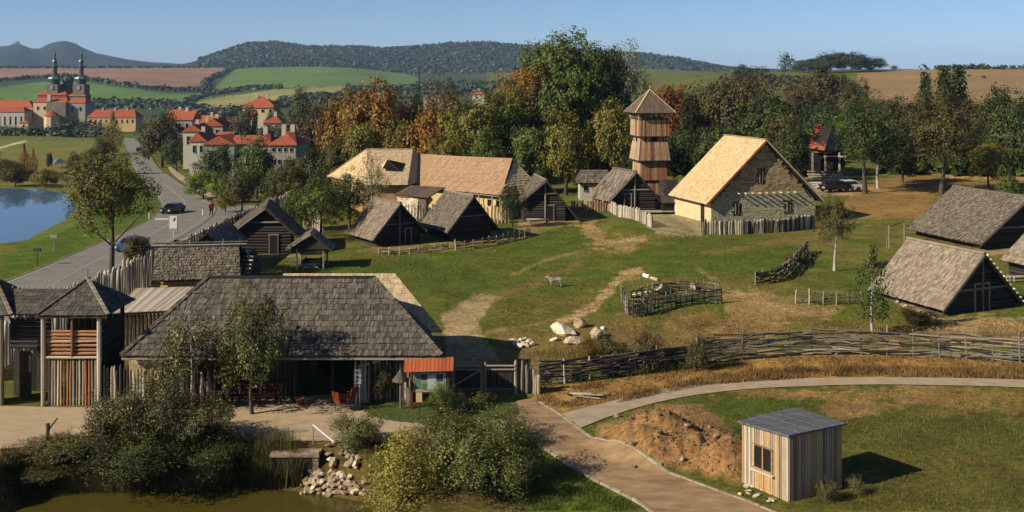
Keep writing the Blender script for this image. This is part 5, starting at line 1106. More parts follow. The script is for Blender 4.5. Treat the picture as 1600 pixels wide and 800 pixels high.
CR={'round':[crown_mesh('crown',s,520,15,.034,lob=18) for s in range(1,7)],
 'big':[crown_mesh('crown',s,1700,13,.02,lob=26) for s in (21,22)],
 'thin':[crown_mesh('crown',s,340,9,.026,lob=16) for s in (31,32,33)],
 'tall':[crown_mesh('crown',s,260,12,.04,'tall') for s in (41,42)],
 'conifer':[crown_mesh('crown',s,300,9,.045,'conifer') for s in (51,52)],
 'bush':[crown_mesh('foliage',s,1150,10,.023,'bush',lob=16) for s in (61,62,63)],
 'bushthin':[crown_mesh('foliage',s,700,8,.026,'bush',lob=14) for s in (66,67)],
 'willow':[crown_mesh('foliage',s,1300,9,.022,'willow') for s in (71,72)],
 'sapling':[crown_mesh('crown',s,150,10,.05,'tall') for s in (81,)],
 'far':[crown_mesh('crown',s,75,6,.11) for s in (91,92,93,94)],
 'nearleaf':[crown_mesh('crown',s,900,13,.022,lob=22) for s in (95,96)]}
TRK=[]
for s in range(5):
    v,f=trunk_mesh(s); TRK.append((v,f))
def trunk(parent,h,r,mt,loc,thin=False):
    """tapered trunk with limbs, height h"""
    v,f=R.choice(TRK); k=h*.0+1
    # radial parts of the unit mesh are in trunk radii near the stem and crown widths at the limbs: rebuild at scale
    sd=R.randint(0,9999); v,f=trunk_mesh(sd,limbs=4 if thin else 7,lean=.02,r0=r/h)
    vs=[(x*h,y*h,z*h) for x,y,z in v]; me=bpy.data.meshes.new('trunk'); me.from_pydata(vs,[],f); me.update(); me.polygons.foreach_set('use_smooth',[True]*len(me.polygons)); me.materials.append(MT[mt]); return link('trunk',me,parent)
def tree(px,Y,top,wpx,leafmat,label,kind='round',cb=.2,name='tree',cat='tree',bark='bark',group=None,tr=None,base=None,xy=None,dep=1.0,rz=None):
    x=(px-800)/U*Y; z0=hz(x,Y) if base is None else base; zt=CH-(top-HZ)*Y/U; h=zt-z0; wd=wpx*Y/U
    r_=root(name,label,cat,(x,Y,z0),group)
    me=R.choice(CR[kind]); c=link('crown' if name!='bush' else 'foliage',me,r_,MT[leafmat])
    c.location=(0,0,h*cb); c.scale=(wd*WK.get(kind,1.25),wd*WK.get(kind,1.25)*dep,h*(1-cb)*HK.get(kind,1.05)); c.rotation_euler=(0,0,R.uniform(0,6.28) if rz is None else rz)
    if wpx>16: trunk(r_,h*(.86 if kind!='conifer' else .95),(tr or max(.08,h*.022)),bark,None)
    return r_
T=tree
# --- by the road and lake
T(170,72,226,146,'leaf_roadtree','lone roadside tree with a sparse yellow-green crown in front of the lake road','nearleaf',.33,tr=.24)
T(214,80,362,52,'leaf_olive','small olive bush at the foot of the lone roadside tree','round',.02,name='bush',cat='bush')
T(130,190,232,60,'leaf_olive','yellowish round tree behind the lone roadside tree, lake side','round',.1)
T(160,235,212,46,'leaf_olive','dull green tree left of the road, behind the yellowish round one','round',.08)
T(176,330,178,34,'leaf_yellow','slim golden tree at the left kerb where the road runs into the village','tall',.1)
T(122,205,262,60,'leaf_olive','dark shrub on the far lake bank left of the lone roadside tree','round',.0,name='bush',cat='bush')
T(24,200,255,58,'leaf_olive','brown-green waterside shrub with its reflection in the lake','round',.0,name='bush',cat='bush')
T(72,198,262,46,'leaf_yellow','yellow-green waterside shrub right of the brown one','round',.0,name='bush',cat='bush')
T(38,240,228,18,'leaf_orange','small rusty-red sapling on the meadow above the lake','tall',.0)
T(52,240,236,16,'leaf_orange','smaller rusty sapling right beside the first one above the lake','tall',.0)
T(77,262,236,12,'leaf_dark','dot-like dark shrub on the meadow left of the little dark roof','round',.0,name='bush',cat='bush')
T(6,215,246,50,'leaf_olive','dark shrub cut off by the left edge above the lake','round',.0,name='bush',cat='bush')
T(254,270,174,80,'leaf_olive','broad olive-brown tree right of the village road entrance','round',.05)
T(232,300,186,30,'leaf_dark','dark tree squeezed between the village road and the broad olive one','round',.05)
T(276,255,208,50,'leaf_dark','lower dark tree on the right flank of the broad olive tree','round',.02)
# --- around the church
for px,Y,top,w_,m_,lb in ((108,560,184,50,'leaf_dark','dark tree in front of the church apse'),(136,555,188,44,'leaf_far','dark tree at the left corner of the long yellow range'),(84,550,196,34,'leaf_far','low dark tree left below the church apse'),
    (14,545,196,46,'leaf_far','dark tree in front of the white church wing at the left edge'),(48,548,197,36,'leaf_far','low hedge-like tree in front of the cream nave'),(160,540,196,40,'leaf_olive','brownish tree below the long yellow range'),
    (62,700,166,30,'leaf_far','tree peeping behind the red church roofs at the left'),(8,720,158,40,'leaf_far','dark grove tree behind the white church wing'),(140,560,200,30,'leaf_olive','small olive shrub at the right foot of the church')):
    T(px,Y,top,w_,m_,lb,'far',.0)
# --- among the red-roofed houses
for a in ((338,185,222,66,'leaf_dark','dark round tree in front of the grey-green gable'),(318,172,262,62,'leaf_bright','bright green bush beside the footpath lamp'),(344,165,268,46,'leaf_bright','green bush right of the bright one, above the junction'),
    (400,172,212,72,'leaf_mid','loose leafy tree hiding the left half of the hip-roofed house'),(378,150,262,46,'leaf_olive','olive shrub on the bank above the palisade'),(430,152,262,50,'leaf_mid','green shrub below the hip-roofed house'),
    (352,150,288,36,'leaf_yellow','yellowish shrub right of the road junction'),
    (462,148,238,66,'leaf_olive','olive tree right of the hip-roofed house'),(497,146,228,70,'leaf_dark','dull dark tree between the hip-roofed house and the farmhouse'),(528,140,214,54,'leaf_olive','olive tree rising at the left end of the farmhouse roof'),
    (352,270,178,42,'leaf_dark','dark tree among the red roofs, left of the dark pair'),(388,268,158,30,'leaf_dark','tall dark tree beside the isolated red hip roof'),(372,262,180,40,'leaf_far','dark tree below the isolated red hip roof'),
    (422,240,188,54,'leaf_dark','dark tree under the isolated red hip roof, right side'),(452,225,176,56,'leaf_far','dark grove tree above the hip-roofed house'),(430,300,160,40,'leaf_far','dark far tree right of the isolated red hip roof'),
    (490,205,158,70,'leaf_brown','brown autumn tree left of the rusty tree group'),(474,260,140,60,'leaf_dark','dark tree in the grove behind the brown autumn tree'),(512,230,146,50,'leaf_olive','olive tree peeping over the brown autumn tree')):
    T(*a,kind='round',cb=.03)
# --- thicket left of farmhouse
T(500,92,268,96,'leaf_mid','dense round green tree in front of the left farmhouse wing','nearleaf',.08)
T(546,96,264,70,'leaf_dark','dark tree overlapping the right side of the dense round green one','nearleaf',.1)
T(470,98,292,60,'leaf_dark','low dark tree at the left flank of the dense round green one','round',.05)
T(583,101,236,50,'leaf_birch','thin pale-leaved tree in front of the tan farmhouse roof','thin',.15,bark='bark_pale')
T(455,118,252,64,'leaf_olive','olive tree behind the dark log hut','round',.02)
T(800,100,284,44,'leaf_dark','small dense dark tree at the right end of the farmhouse','nearleaf',.06)
# --- belt behind the farmhouse
for a in ((540,152,132,86,'leaf_rust','rusty red-brown chestnut at the left end of the tree belt'),(592,147,115,116,'leaf_rust','broad orange-topped chestnut behind the farmhouse'),(640,152,142,80,'leaf_olive','olive tree right of the orange-topped chestnut'),
  (566,140,178,70,'leaf_yellow','yellow-green lower tree below the two chestnuts'),(618,140,186,70,'leaf_yellow','yellow-green tree behind the farmhouse ridge, left'),
  (676,139,152,104,'leaf_rust','rust-tinted tree behind the middle of the farmhouse'),(735,137,146,104,'leaf_yellow','yellow-green tree right of the rust-tinted one'),(786,142,138,100,'leaf_mid','mid green tree below the tall green giant, left'),
  (700,130,202,64,'leaf_yellow','low yellow-green tree at the farmhouse ridge, middle'),(762,128,200,70,'leaf_mid','low green tree at the farmhouse ridge, right'),
  (832,128,186,76,'leaf_mid','green tree rising behind the farmhouse hut'),(884,126,172,84,'leaf_yellow','yellow-green tree in front of the tall green giant'),(955,127,148,84,'leaf_yellow','golden-green tree directly left of the watchtower'),
  (918,131,226,64,'leaf_dark','dark low tree above the white cottage'),(985,124,232,40,'leaf_dark','dark low tree at the left foot of the watchtower'),
  (1046,190,120,76,'leaf_orange','glowing orange-red tree behind the tower roof'),(1092,168,126,82,'leaf_olive','olive tree right of the orange-red one'),(1142,163,122,104,'leaf_olive','wide olive-brown tree above the stone hall ridge'),
  (1208,152,138,116,'leaf_dark','wide dark tree behind the right slope of the stone hall'),(1178,180,112,76,'leaf_brown','brownish tree top behind the wide olive one'),(1120,130,184,86,'leaf_dark','dark tree directly behind the stone hall ridge'),
  (1074,132,196,60,'leaf_dark','dark tree between the watchtower and the stone hall'),(1228,141,168,76,'leaf_olive','dark olive tree at the right corner of the stone hall'),
  (1000,170,150,60,'leaf_dark','dark tree filling the gap behind the tower left side'),(1105,200,148,60,'leaf_brown','brown tree in the belt far behind the hall')):
    T(*a,kind='round',cb=.02)
T(690,225,96,78,'leaf_brown','half-bare grey-brown tree with a thin crown above the farmhouse trees','thin',.15)
T(655,300,119,11,'leaf_far','slender dark poplar beside the half-bare tree','tall',.0)
T(880,152,33,172,'leaf_mid','tallest tree, a green giant rising above the skyline','big',.04)
T(824,150,82,112,'leaf_rust','green and rust tree leaning on the left side of the green giant','big',.04)
T(936,154,56,122,'leaf_dark','dark tree on the right shoulder of the green giant','big',.04)
T(986,160,58,78,'leaf_birch','tall pale wispy birch right of the green giant','thin',.12,bark='bark_pale')
T(858,148,120,80,'leaf_dark','dark tree under the crown of the green giant','round',.03)
T(798,148,118,60,'leaf_yellow','yellowish tree at the left foot of the green giant','round',.03)
# --- right: groves in front of the stubble hill
for a in ((1290,330,98,84,'leaf_olive','brown-green grove tree below the skyline copse'),(1250,300,128,70,'leaf_brown','brown tree left of the skyline copse'),(1330,250,126,66,'leaf_olive','green tree below the stubble field, left'),
   (1372,215,146,70,'leaf_olive','olive tree at the left end of the stubble field'),(1286,225,152,70,'leaf_dark','dark tree above the ruined red-roofed house'),(1312,180,176,60,'leaf_bright','bright green tree right above the ruined red-roofed house'),
   (1400,180,146,76,'leaf_olive','olive-brown tree in the row before the stubble field'),(1438,170,160,70,'leaf_olive','brown tree between the two big right-hand trees'),(1524,165,150,80,'leaf_olive','olive tree between the conifers and the right edge'),
   (1572,150,132,100,'leaf_dark','big dark tree at the right edge above the log tables'),(1610,140,160,80,'leaf_dark','green tree cut off by the right edge'),(1500,150,190,70,'leaf_dark','dark tree behind the log tables'),(1410,140,200,70,'leaf_dark','dark low tree between the two big right-hand trees'),
   (1545,135,215,60,'leaf_yellow','yellow-green low tree right of the log tables'),(1240,165,195,50,'leaf_dark','dark tree at the left side of the ruined red-roofed house'),(1236,135,195,60,'leaf_dark','dark tree behind the right eave of the stone hall')):
    T(*a,kind='round',cb=.02)
T(1352,128,150,116,'leaf_dark','big leafy tree with a straight dark trunk right of the ruined house','nearleaf',.16,tr=.28)
T(1372,134,190,60,'leaf_dark','darker tree with a white-washed trunk behind the big leafy one','round',.2,bark='bark_pale')
T(1470,127,136,136,'leaf_olive','widest tree on the right, dull olive, behind the shaggy hut','nearleaf',.16,tr=.3)
T(1446,218,122,60,'leaf_dark','slim dark conifer against the stubble field','conifer',0,name='conifer',cat='conifer')
T(1476,215,112,84,'leaf_dark','taller dark conifer against the stubble field, left of the pair','conifer',0,name='conifer',cat='conifer')
T(1498,220,112,76,'leaf_dark','taller dark conifer against the stubble field, right of the pair','conifer',0,name='conifer',cat='conifer')
T(1576,112,262,40,'leaf_mid','low green shrub behind the ridge of the shaggy hut','round',0,name='bush',cat='bush')
# skyline
for a in ((1227,880,84,24,'leaf_far','solitary tree standing on the skyline'),(1264,820,90,60,'leaf_far','left tree of the skyline copse'),(1298,800,80,66,'leaf_far','second tree of the skyline copse, its highest crown'),(1330,800,80,62,'leaf_far','third tree of the skyline copse'),(1362,820,88,56,'leaf_far','right tree of the skyline copse'),
   (1244,860,100,18,'leaf_far','low shrub right of the solitary skyline tree'),(1397,880,102,12,'leaf_far','dark round bush at the upper edge of the stubble field'),(1514,720,116,7,'leaf_far','tiny left bush out in the stubble field'),(1537,700,118,8,'leaf_far','tiny right bush out in the stubble field'),
   (1160,700,100,40,'leaf_far','skyline tree left of the solitary one'),(1186,760,104,30,'leaf_far','low skyline tree nearest to the solitary one')):
    T(*a,kind='far' if a[3]<40 else 'round',cb=.0)
# --- small trees on the green
T(1304,78,308,66,'leaf_olive','small round autumn tree with a white-washed trunk on the green','nearleaf',.31,bark='bark_pale',tr=.11)
T(1363,59,392,52,'leaf_dark','ragged dark sapling in front of the sunken reed-roofed hut','sapling',.2,bark='bark_pale',tr=.08)
# --- foreground
T(300,45.4,468,128,'leaf_bush','slim birch with brown twigs in front of the entrance building','thin',.12,bark='bark_pale',tr=.07)
T(394,45.0,448,124,'leaf_green2','green leafy tree in front of the entrance building roof','nearleaf',.12,tr=.08)
T(262,45.2,524,90,'leaf_green2','green shoot-like tree low against the stake fence','thin',.05,tr=.05)
for a in ((176,41.0,612,105,'leaf_bush','straw-tipped bush left in the big foreground thicket'),(246,41.2,590,115,'leaf_bush','tallest bush of the big foreground thicket'),(330,41.0,622,95,'leaf_bush','right bush of the big foreground thicket'),
          (225,40.2,670,170,'leaf_bush2','dark front bush of the big thicket above the pond'),(330,40.3,684,120,'leaf_bush2','dark bush overhanging the pond at the right end of the thicket'),(98,41.0,684,115,'leaf_bush','low bush left of the thicket beside the forked stump'),(10,40.6,736,110,'leaf_dark','dark bush in the lower left corner'),
          (60,40.0,730,90,'leaf_bush','low bush above the left end of the pond'),
          (562,41.2,645,84,'leaf_green2','upright shrub right of the pond outlet'),(600,40.2,700,70,'leaf_willow','yellowish shrub right of the riprap'),
          (700,42.0,655,110,'leaf_bush','straw-dotted shrub along the square edge below the map board'),(780,41.5,648,110,'leaf_bush','straw-dotted shrub at the corner of square and track'),
          (732,37.6,645,160,'leaf_willow2','big green willow bush at the bottom centre'),(805,38.2,672,80,'leaf_green2','green bush leaning towards the clay track'),(775,36.2,705,130,'leaf_green2','dark green bush at the bottom edge beside the clay track')):
    T(*a,kind='bush',cb=0,name='bush',cat='bush',base=(-.8 if a[1]<40.9 and a[0]<600 else -.2))
T(636,36.8,676,160,'leaf_willow','yellow-green willow bush at the bottom, left of centre','willow',0,name='bush',cat='bush',base=-.6)
T(690,44.8,600,46,'leaf_mid','leafy shrub growing up in front of the map board','bushthin',0,name='bush',cat='bush')
T(712,45.2,618,50,'leaf_bush','low shrub at the right post of the map board','bushthin',0,name='bush',cat='bush')
T(600,46.6,566,36,'leaf_olive','creeper bush climbing the stake screen','bushthin',0,name='bush',cat='bush')
T(740,46.3,612,60,'leaf_bush','weedy bush below the plank field gate','bushthin',0,name='bush',cat='bush')
T(1338,36.6,745,30,'leaf_bush','low weed clump at the right corner of the plank kiosk','bushthin',0,name='bush',cat='bush')
T(1290,36.0,752,40,'leaf_bush','thin weeds along the shaded kiosk wall','bushthin',0,name='bush',cat='bush')
for a in ((955,52.5,522,56,'leaf_bush','dry weeds right of the boulder group'),(1015,52,520,60,'leaf_brown','reddish dry weeds before the wattle enclosure'),(1086,51.8,522,46,'leaf_bush','dry weeds right of the reddish ones'),(922,51.6,528,44,'leaf_rust','reddish weeds at the foot of the boulder group'),
          (1435,61,482,60,'leaf_brown','brushwood heap at the low corner of the reed-roofed hut'),(1240,82,398,40,'leaf_brown','brown scrub tangled in the curving brushwood fence')):
    T(*a,kind='bushthin',cb=0,name='bush',cat='weeds')
# forked stump at left
r_=root('forked_stump','forked bare stump sticking out of the bush beside the square','stump',tuple(G(75,690))); p=G(75,690)
stick('trunk','log',p-UP*.2,p+UP*.75,.16,.16,MT['bark'],r_); stick('branch','log',p+UP*.45,p+V((.38,0,.95)),.08,.08,MT['bark'],r_); stick('branch','log',p+UP*.3,p+V((-.12,.1,.7)),.07,.07,MT['bark'],r_)
# ---------------------------------------------------------------- blades: reeds, dry grass
def blades(name,label,pts,h,mt,wd=.02,lean=.35,per=1):
    pts=np.asarray(pts,float); n=len(pts); rs=np.random.RandomState(n+int(h*100)); a=rs.uniform(0,6.283,n); hh=h*rs.uniform(.5,1.2,n); ln=hh*lean*rs.uniform(-1,1,(2,n)); w_=wd*rs.uniform(.6,1.4,n)
    b0=pts.copy(); b0[:,0]-=np.cos(a)*w_; b0[:,1]-=np.sin(a)*w_; b1=pts.copy(); b1[:,0]+=np.cos(a)*w_; b1[:,1]+=np.sin(a)*w_
    t=pts.copy(); t[:,0]+=ln[0]; t[:,1]+=ln[1]; t[:,2]+=hh
    P=np.stack([b0,b1,t],1).reshape(-1,3); F=np.arange(len(P)).reshape(-1,3); me=npmesh(name,P,F,False,MT[mt]); o=bpy.data.objects.new(name,me); col.objects.link(o); tag(o,label,kind='stuff'); return o
def scatter_px(polys,n,seed=1,clump=0.0,rej=None):
    """random ground points inside a traced ground area, even on the ground"""
    rs=np.random.RandomState(seed); W_=[[tuple(G(*p))[:2] for p in q] for q in polys]; out=[]
    for q in W_:
        q=np.array(q); x0,y0=q.min(0); x1,y1=q.max(0); m=0
        X=rs.uniform(x0,x1,n*4); Y=rs.uniform(y0,y1,n*4)
        if clump: k=vnoise(X,Y,clump,5)+.5*vnoise(X,Y,clump*.35,8); keep=k>rs.uniform(.35,1.25,len(X)); X,Y=X[keep],Y[keep]
        d=sdist(X,Y,q); i=np.where(d<0)[0][:n]; out.append(np.stack([X[i],Y[i],zfun(X[i],Y[i])-.02],1))
    return np.concatenate(out)
blades('dry_grass','tall tawny dry grass on the bank above the gravel path',scatter_px([[(1000,612),(1100,590),(1200,578),(1350,574),(1600,580),(1690,584),(1690,594),(1500,592),(1300,589),(1100,603),(960,632)]],26000,3,1.2),.27,'grass_dry',.018)
blades('dry_grass','short tawny grass on the slope below the wattle fence',scatter_px([[(840,640),(835,606),(950,594),(1090,574),(1200,560),(1400,556),(1690,566),(1690,582),(1300,578),(1100,592),(940,632)]],22000,4,.8),.16,'grass_dry',.018)
blades('meadow_grass','short rough grass of the meadow around the plank kiosk',scatter_px([[(1060,640),(1110,615),(1200,608),(1500,606),(1690,610),(1740,700),(1640,798),(1240,798),(1200,770),(1160,700)]],26000,5,1.2),.11,'grass_green',.012)
blades('meadow_grass','dry stalks scattered through the lower right meadow',scatter_px([[(1180,700),(1200,650),(1500,608),(1690,612),(1740,700),(1640,798),(1240,798)]],9000,6,1.5),.13,'grass_dry',.01)
blades('bank_grass','grass on the strip left of the clay track',scatter_px([[(822,700),(1010,798),(830,798)]],9000,7,.6),.14,'grass_green',.012)
blades('board_grass','green grass islet around the map board',scatter_px([[(560,628),(600,622),(760,624),(800,632),(770,652),(700,660),(620,658),(580,650)]],14000,8,.0),.12,'grass_green',.014)
blades('reeds','reeds standing on the pond bank left of the outlet',scatter_px([[(385,764),(385,715),(455,705),(470,760)]],2600,9,.5),1.15,'reed',.016,.3)
blades('reeds','dry sedge along the edge of the square above the pond',scatter_px([[(340,712),(340,694),(470,694),(470,706)],[(560,700),(560,692),(830,694),(830,712)]],3200,10,.5),.35,'grass_dry',.014)
blades('reeds','sedge at the waterline under the thicket',scatter_px([[(40,768),(60,745),(400,745),(400,764)]],7000,11,.5),.5,'reed',.016)
blades('bank_scrub','weedy growth on the shaded pond bank',scatter_px([[(-40,760),(-40,712),(130,706),(480,706),(480,735),(300,762)]],14000,12,.8),.4,'reed',.018)
blades('fence_weeds','weeds along the foot of the dark wattle fence',scatter_px([[(845,606),(1090,576),(1090,570),(960,585),(845,598)]],3500,13,.8),.4,'grass_green',.02)
blades('lawn_tufts','rough tufts on the worn part of the green behind the wattle fence',scatter_px([[(780,560),(860,545),(1000,500),(1180,500),(1600,500),(1600,545),(1400,545),(1240,545),(1090,560),(860,592)]],16000,14,1.5),.14,'grass_dry',.02)
blades('lawn_tufts','short green tufts scattered over the village green',scatter_px([[(400,415),(560,395),(700,392),(900,355),(1260,385),(1400,470),(1330,505),(1000,500),(800,560),(770,470),(690,480),(600,430)]],30000,16,3.0),.10,'grass_green',.03)
blades('lawn_tufts','straw-coloured tufts scattered over the village green',scatter_px([[(400,415),(560,395),(700,392),(900,355),(1260,385),(1400,470),(1330,505),(1000,500),(800,560),(770,470),(690,480),(600,430)]],12000,17,2.0),.10,'grass_dry',.025)
# clods on the heap
pts=scatter_px([[(925,672),(1000,632),(1090,630),(1160,690),(1150,745),(1080,745),(1000,705)]],1700,15)
rs=np.random.RandomState(3); vs=[];k=len(pts); s=rs.uniform(.02,.075,k)**1.0
base=np.array([(1,0,0),(-1,0,0),(0,1,0),(0,-1,0),(0,0,1),(0,0,-1)],float); fc=np.array([(0,2,4),(2,1,4),(1,3,4),(3,0,4),(2,0,5),(1,2,5),(3,1,5),(0,3,5)])
P=(pts[:,None,:]+base[None]*s[:,None,None]*rs.uniform(.6,1.3,(k,6,3))).reshape(-1,3); F=(fc[None]+np.arange(k)[:,None,None]*6).reshape(-1,3)
o=bpy.data.objects.new('clods',npmesh('clods',P,F,False,MT['soil_heap'])); col.objects.link(o); tag(o,'clods of earth covering the brown spoil heap',kind='stuff')
# ---------------------------------------------------------------- far hedges and woods, one mass each
def farmass(name,label,centres,size,mt='leaf_far',per=14,squash=1.1):
    c=np.asarray(centres,float); n=len(c); rs=np.random.RandomState(n); s=np.asarray(size)*rs.uniform(.6,1.3,n)
    d=rs.normal(0,1,(n,per,3)); d/=np.linalg.norm(d,axis=2,keepdims=True); d*=rs.uniform(.5,1,(n,per,1)); d[...,2]=np.abs(d[...,2])*squash
    C1=(c[:,None,:]+d*s[:,None,None]*.5).reshape(-1,3); nrm=d.reshape(-1,3); 
    ss2=np.repeat(s,per); P=leaves(C1,nrm,1.0,rs,.6).reshape(-1,4,3); cc=C1[:,None,:]; P=(P-cc)*(ss2*.42)[:,None,None]+cc
    P=P.reshape(-1,3); F=np.arange(len(P)).reshape(-1,4); me=npmesh(name,P,F,False,MT[mt]); o=bpy.data.objects.new(name,me); col.objects.link(o); tag(o,label,kind='stuff'); return o
def pxline(pts,n,jy=0,seed=0):
    rs=np.random.RandomState(seed); out=[]; P=np.array(pts,float); L_=np.hypot(*(P[1:]-P[:-1]).T); cs=np.concatenate([[0],np.cumsum(L_)])
    for k in range(n):
        t=rs.uniform(0,cs[-1]); x=np.interp(t,cs,P[:,0]); y=np.interp(t,cs,P[:,1])+rs.uniform(-jy,jy); out.append(tuple(G(x,y)))
    return out
farmass('tree_line','thin line of trees along the top of the brown field',pxline([(-60,106.0),(120,106.5),(250,106.0),(360,105.6)],220,.4,1),9,per=12)
farmass('hedge','dark hedge between the brown field and the long green field',pxline([(-40,131),(0,127),(30,124),(60,122),(108,120),(150,127),(190,133),(225,138),(262,141),(330,143)],330,1.0,2),10,per=12)
farmass('hedge','hedge climbing between the brown field and the right green field',pxline([(330,140),(318,132),(335,122),(352,113),(372,106),(400,104),(480,102),(560,104)],420,1.6,3),13,per=12)
farmass('hedge','hedge between the green field and the tan field',pxline([(290,160),(330,148),(385,139),(440,137)],240,2,4),9,per=12)
farmass('wood','dark woodland belt behind the church and the red-roofed houses',pxline([(-40,172),(60,168),(135,165),(180,163),(235,165),(290,168),(340,178),(420,170),(470,156),(540,152)],900,6,5),9,per=12)
farmass('wood','dark trees along the lower edge of the meadow by the church',pxline([(-20,208),(60,210),(140,212),(180,208)],260,3.5,6),5,per=12)
farmass('wood','woodland patches on the far side of the valley',pxline([(540,150),(620,146),(700,140),(800,140)],700,9,7),11,per=12)
rs=np.random.RandomState(5); X=rs.uniform(-1500,600,9000); Y=rs.uniform(2500,3800,9000); pxx=800+U*X/Y; k=(pxx>310)&(pxx<1200); X,Y=X[k],Y[k]
farmass('hill_forest','forest covering the long wooded hills in the distance',np.stack([X,Y,zfun(X,Y)],1),17,per=7)
farmass('tree_line','bushes strung along the skyline of the stubble hill',pxline([(1340,109.5),(1420,108.6),(1520,108.0),(1700,107.6)],130,.3,8),7,per=12)
farmass('scrub','brown scrub on the slope above the stone hall',pxline([(1130,135),(1200,130),(1280,140),(1350,150)],420,9,9),7,'leaf_olive',per=12)
farmass('wood','undergrowth filling the belt of trees behind the village',[tuple(at(x,Y_)) for x,Y_ in zip(rs.uniform(500,1300,420),rs.uniform(150,200,420))],5,'leaf_dark',per=14)
farmass('undergrowth','undergrowth along the back of the right-hand trees',[tuple(at(x,Y_)) for x,Y_ in zip(rs.uniform(1380,1680,200),rs.uniform(150,185,200))],4.5,'leaf_dark',per=14)
farmass('undergrowth','scrub on the slope between the road and the palisade',[tuple(G(x,y)) for x,y in zip(rs.uniform(300,470,160),rs.uniform(262,300,160))],2.2,'leaf_olive',per=14)
# ================================================================ VILLAGE AND FAR BUILDINGS
def boxm(name,x0,x1,y0,y1,z0,z1,mt,parent):
    return wmesh(name,[V(p) for p in ((x0,y0,z0),(x1,y0,z0),(x1,y1,z0),(x0,y1,z0),(x0,y0,z1),(x1,y0,z1),(x1,y1,z1),(x0,y1,z1))],[(0,1,5,4),(1,2,6,5),(2,3,7,6),(3,0,4,7),(4,5,6,7),(3,2,1,0)],MT[mt],parent)
def hip(name,x0,x1,y0,y1,z0,z1,mt,parent,inset=None,gable=False,over=.3):
    x0-=over;x1+=over;y0-=over;y1+=over; i=0 if gable else (min((y1-y0)/2,(x1-x0)/2-.01) if inset is None else inset); ym=(y0+y1)/2
    return wmesh(name,[(x0,y0,z0),(x1,y0,z0),(x1,y1,z0),(x0,y1,z0),(x0+i,ym,z1),(x1-i,ym,z1),(x0,y0,z0-.15),(x1,y0,z0-.15),(x1,y1,z0-.15),(x0,y1,z0-.15)],[(0,1,5,4),(1,2,5),(2,3,4,5),(3,0,4),(6,7,1,0),(7,8,2,1),(8,9,3,2),(9,6,0,3)],MT[mt],parent)
def hipy(name,x0,x1,y0,y1,z0,z1,mt,parent,inset=0,over=.3):
    x0-=over;x1+=over;y0-=over;y1+=over; xm=(x0+x1)/2
    return wmesh(name,[(x0,y0,z0),(x1,y0,z0),(x1,y1,z0),(x0,y1,z0),(xm,y0+inset,z1),(xm,y1-inset,z1)],[(0,1,4),(1,2,5,4),(2,3,5),(3,0,4,5),(3,2,1,0)],MT[mt],parent)
def winrow(parent,x0,x1,y,z0,z1,n,wd,fm='plaster_white'):
    for k in range(n):
        x=lerp(x0,x1,(k+.5)/n); f=stick('window','box',(x,y-.04,z0),(x,y-.04,z1),wd,.1,MT[fm],parent); stick('pane','box',(x,y-.08,z0+.1),(x,y-.08,z1-.1),wd*.78,.06,MT['glass_dark'],parent)
def house(label,pxl,pxr,Y,pybase,pyeave,pyridge,wall='plaster_white',roof='tile_red',depth=8,mode='hip',win=(3,1),chim=1,name='house',cat='house',inset=None,base=None):
    x0,x1=(pxl-800)/U*Y,(pxr-800)/U*Y; ze=CH-(pyeave-HZ)*Y/U; zr=CH-(pyridge-HZ)*(Y+depth/2)/U; zb=CH-(pybase-HZ)*Y/U if base is None else base
    r_=root(name,label,cat,(x0,Y,zb)); boxm('wall',x0,x1,Y,Y+depth,zb-4,ze,wall,r_)
    if mode=='hip': rf=hip('roof',x0,x1,Y,Y+depth,ze,zr,roof,r_,inset)
    elif mode=='gable': rf=hip('roof',x0,x1,Y,Y+depth,ze,zr,roof,r_,gable=True); 
    else: rf=hipy('roof',x0,x1,Y,Y+depth,ze,zr,roof,r_)
    n,rows=win; hh=(ze-zb)/rows
    for k in range(rows): winrow(r_,x0+.3,x1-.3,Y,zb+hh*k+hh*.38,zb+hh*k+hh*.8,n,min(1.1,(x1-x0)/n*.45))
    for k in range(chim):
        x=lerp(x0,x1,(k+1)/(chim+1)); stick('chimney','box',(x,Y+depth*.45,ze),(x,Y+depth*.45,zr+1.0),.8,.6,MT['plaster_white'],rf)
    return r_
# pilgrimage church, 600 m off
CY=600.0; K=CY/U; cx=lambda px:(px-800)*K; cz=lambda py:CH-(py-HZ)*K
CH_=root('church','large baroque church with two slender dark spires above red roofs','church',(cx(90),CY,cz(205)))
boxm('nave_wall',cx(52),cx(76),CY,CY+14,cz(212),cz(160),'plaster_cream',CH_); winrow(CH_,cx(54),cx(75),CY,cz(172),cz(166),2,1.6,'plaster_cream')
boxm('choir_wall',cx(76),cx(106),CY-3,CY+14,cz(212),cz(159.5),'church_stone',CH_)
boxm('transept_wall',cx(106),cx(133),CY,CY+14,cz(212),cz(160.5),'plaster_grey',CH_); winrow(CH_,cx(107),cx(132),CY,cz(174),cz(167),2,1.6,'plaster_grey')
hip('lower_roof',cx(52),cx(105),CY,CY+12,cz(159.5),cz(150),'tile_red',CH_,3); boxm('clerestory',cx(54),cx(99),CY+4,CY+12,cz(160),cz(148.5),'tile_darkred',CH_)
hip('upper_roof',cx(54),cx(99),CY+4,CY+16,cz(148.5),cz(138),'tile_red',CH_,4)
hip('transept_roof',cx(106),cx(133),CY,CY+10,cz(160.5),cz(152),'tile_red',CH_,2); boxm('clerestory',cx(104),cx(129),CY+4,CY+12,cz(160),cz(150),'church_stone',CH_); hip('upper_roof',cx(102),cx(129),CY+4,CY+12,cz(150),cz(144.5),'tile_red',CH_,2)
boxm('white_gable',cx(74.5),cx(79.5),CY-.6,CY+1,cz(158),cz(148),'plaster_white',CH_)
